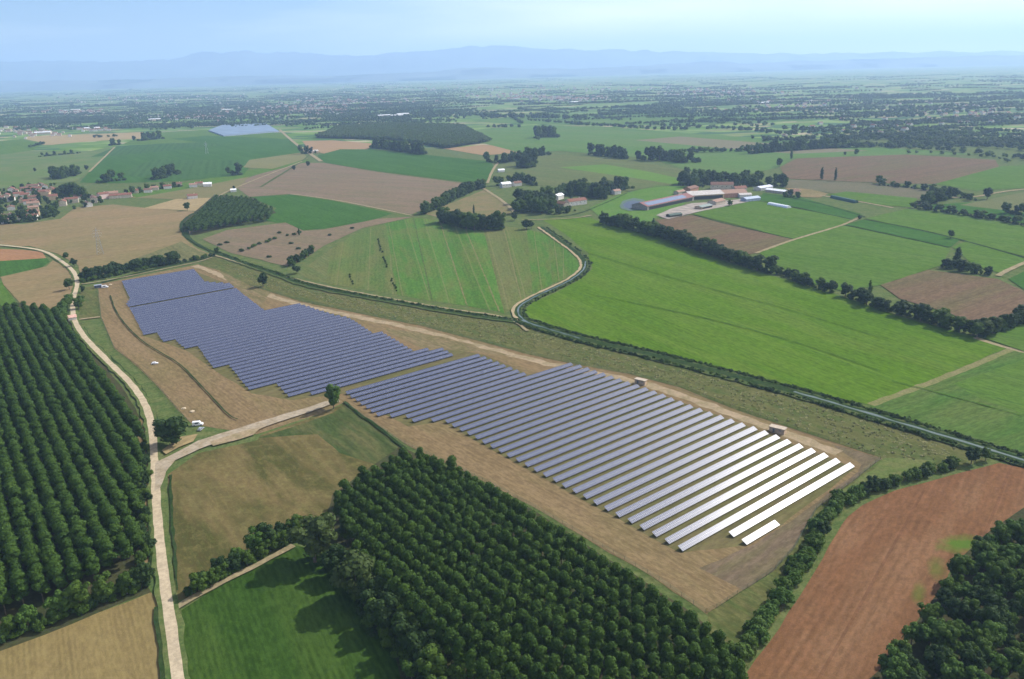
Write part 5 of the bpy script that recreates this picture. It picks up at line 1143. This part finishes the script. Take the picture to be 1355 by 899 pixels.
car((139, 381), R(20), 'white van parked beside the dark container at the upper left site corner', WHT, True)
for p, l in (((243, 541), 'heap of pale gravel on the bare soil, right one'), ((254, 545), 'small pale rubble heap beside the gravel heap'), ((146, 377), 'pale sand heap by the upper left site corner')):
    bm = bmesh.new(); bmesh.ops.create_icosphere(bm, subdivisions=3, radius=1.5)
    for v_ in bm.verts:
        n_ = noise.noise(v_.co * 1.3 + Vector((p[0], 0, 0))); v_.co *= 1 + .3 * n_; v_.co.z = max(-.05, v_.co.z * .5)
    me = bpy.data.meshes.new('gravel_heap'); bm.to_mesh(me); bm.free(); o = link('gravel_heap', me, m_road); o.location = (*P(*p), 0); tag(o, l, 'heap')
def pylon(p, h, label):
    r = empty('pylon', (*P(*p), 0), R(30)); m = MB(); bw = h * .11
    def leg(z): return bw * (1 - z / h * .88)
    L = 7
    for k2 in range(L):
        z0, z1 = h * .8 * k2 / L, h * .8 * (k2 + 1) / L; a, b2 = leg(z0), leg(z1)
        c0_ = [(-a, -a), (a, -a), (a, a), (-a, a)]; c1_ = [(-b2, -b2), (b2, -b2), (b2, b2), (-b2, b2)]
        for i in range(4):
            m.tube([(*c0_[i], z0), (*c1_[i], z1)], [.13, .13], 4); m.tube([(*c0_[i], z0), (*c1_[(i + 1) % 4], z1)], [.07, .07], 4); m.tube([(*c1_[i], z1), (*c1_[(i + 1) % 4], z1)], [.07, .07], 4)
    t_ = leg(h * .8)
    for i in ((-t_, -t_), (t_, -t_), (t_, t_), (-t_, t_)): m.tube([(*i, h * .8), (0, 0, h)], [.12, .08], 4)
    m.build('mast', STEEL, r)
    for zz, w_ in ((.7, h * .13), (.8, h * .16), (.9, h * .11)):
        a_ = MB()
        for s in (-1, 1):
            a_.tube([(0, 0, h * zz), (s * w_, 0, h * zz)], [.13, .08], 4); a_.tube([(0, 0, h * zz + 1.4), (s * w_, 0, h * zz)], [.09, .06], 4)
            a_.tube([(s * w_, 0, h * zz), (s * w_, 0, h * zz - 1.5)], [.1, .1], 5)
        a_.build('crossarm', STEEL, r)
    tag(r, label, 'pylon')
pylon((133, 337), 30, 'lattice power pylon standing in the large tan field at the left')
pylon((274, 204), 32, 'pale lattice pylon among the far orchard rows')
def post_fence(path, label, h=2.0):
    pw = resample(PP(path), 6); r = empty('wire_fence', (*pw[0], 0)); o0 = pw[0]; m = MB(); k2 = MB()
    for i, p in enumerate(pw):
        m.box(p[0] - o0[0], p[1] - o0[1], -.05, .1, .1, h)
    for a, b2 in zip(pw, pw[1:]):
        for z in [.15 + j * .22 for j in range(9)]: k2.tube([(a[0] - o0[0], a[1] - o0[1], z), (b2[0] - o0[0], b2[1] - o0[1], z)], [.02, .02], 3)
    m.build('posts', simple('fence_post', (.12, .11, .07)), r); k2.build('wire_mesh', simple('fence_wire', (.05, .09, .05)), r); tag(r, label, 'fence')
post_fence([(330, 378), (400, 399), (480, 415.5), (560, 431.5), (620, 447.5), (707, 470.5), (755, 480.5), (832, 494.5), (900, 512.5), (967, 539.5), (1038, 563.5), (1165, 606)], 'long wire fence between the solar field and the rough weedy strip')
post_fence([(1165, 608), (1128, 638), (1081, 673), (1051, 726), (1024, 756), (936, 813), (870, 767), (700, 668), (620, 627), (530, 585), (455, 534)], 'wire fence round the lower corner of the solar field')
post_fence([(130, 380), (134, 421), (151, 461), (182, 486), (213, 517), (234, 542), (250, 560)], 'wire fence along the left side of the bare soil')
print('objects', len(C.objects))
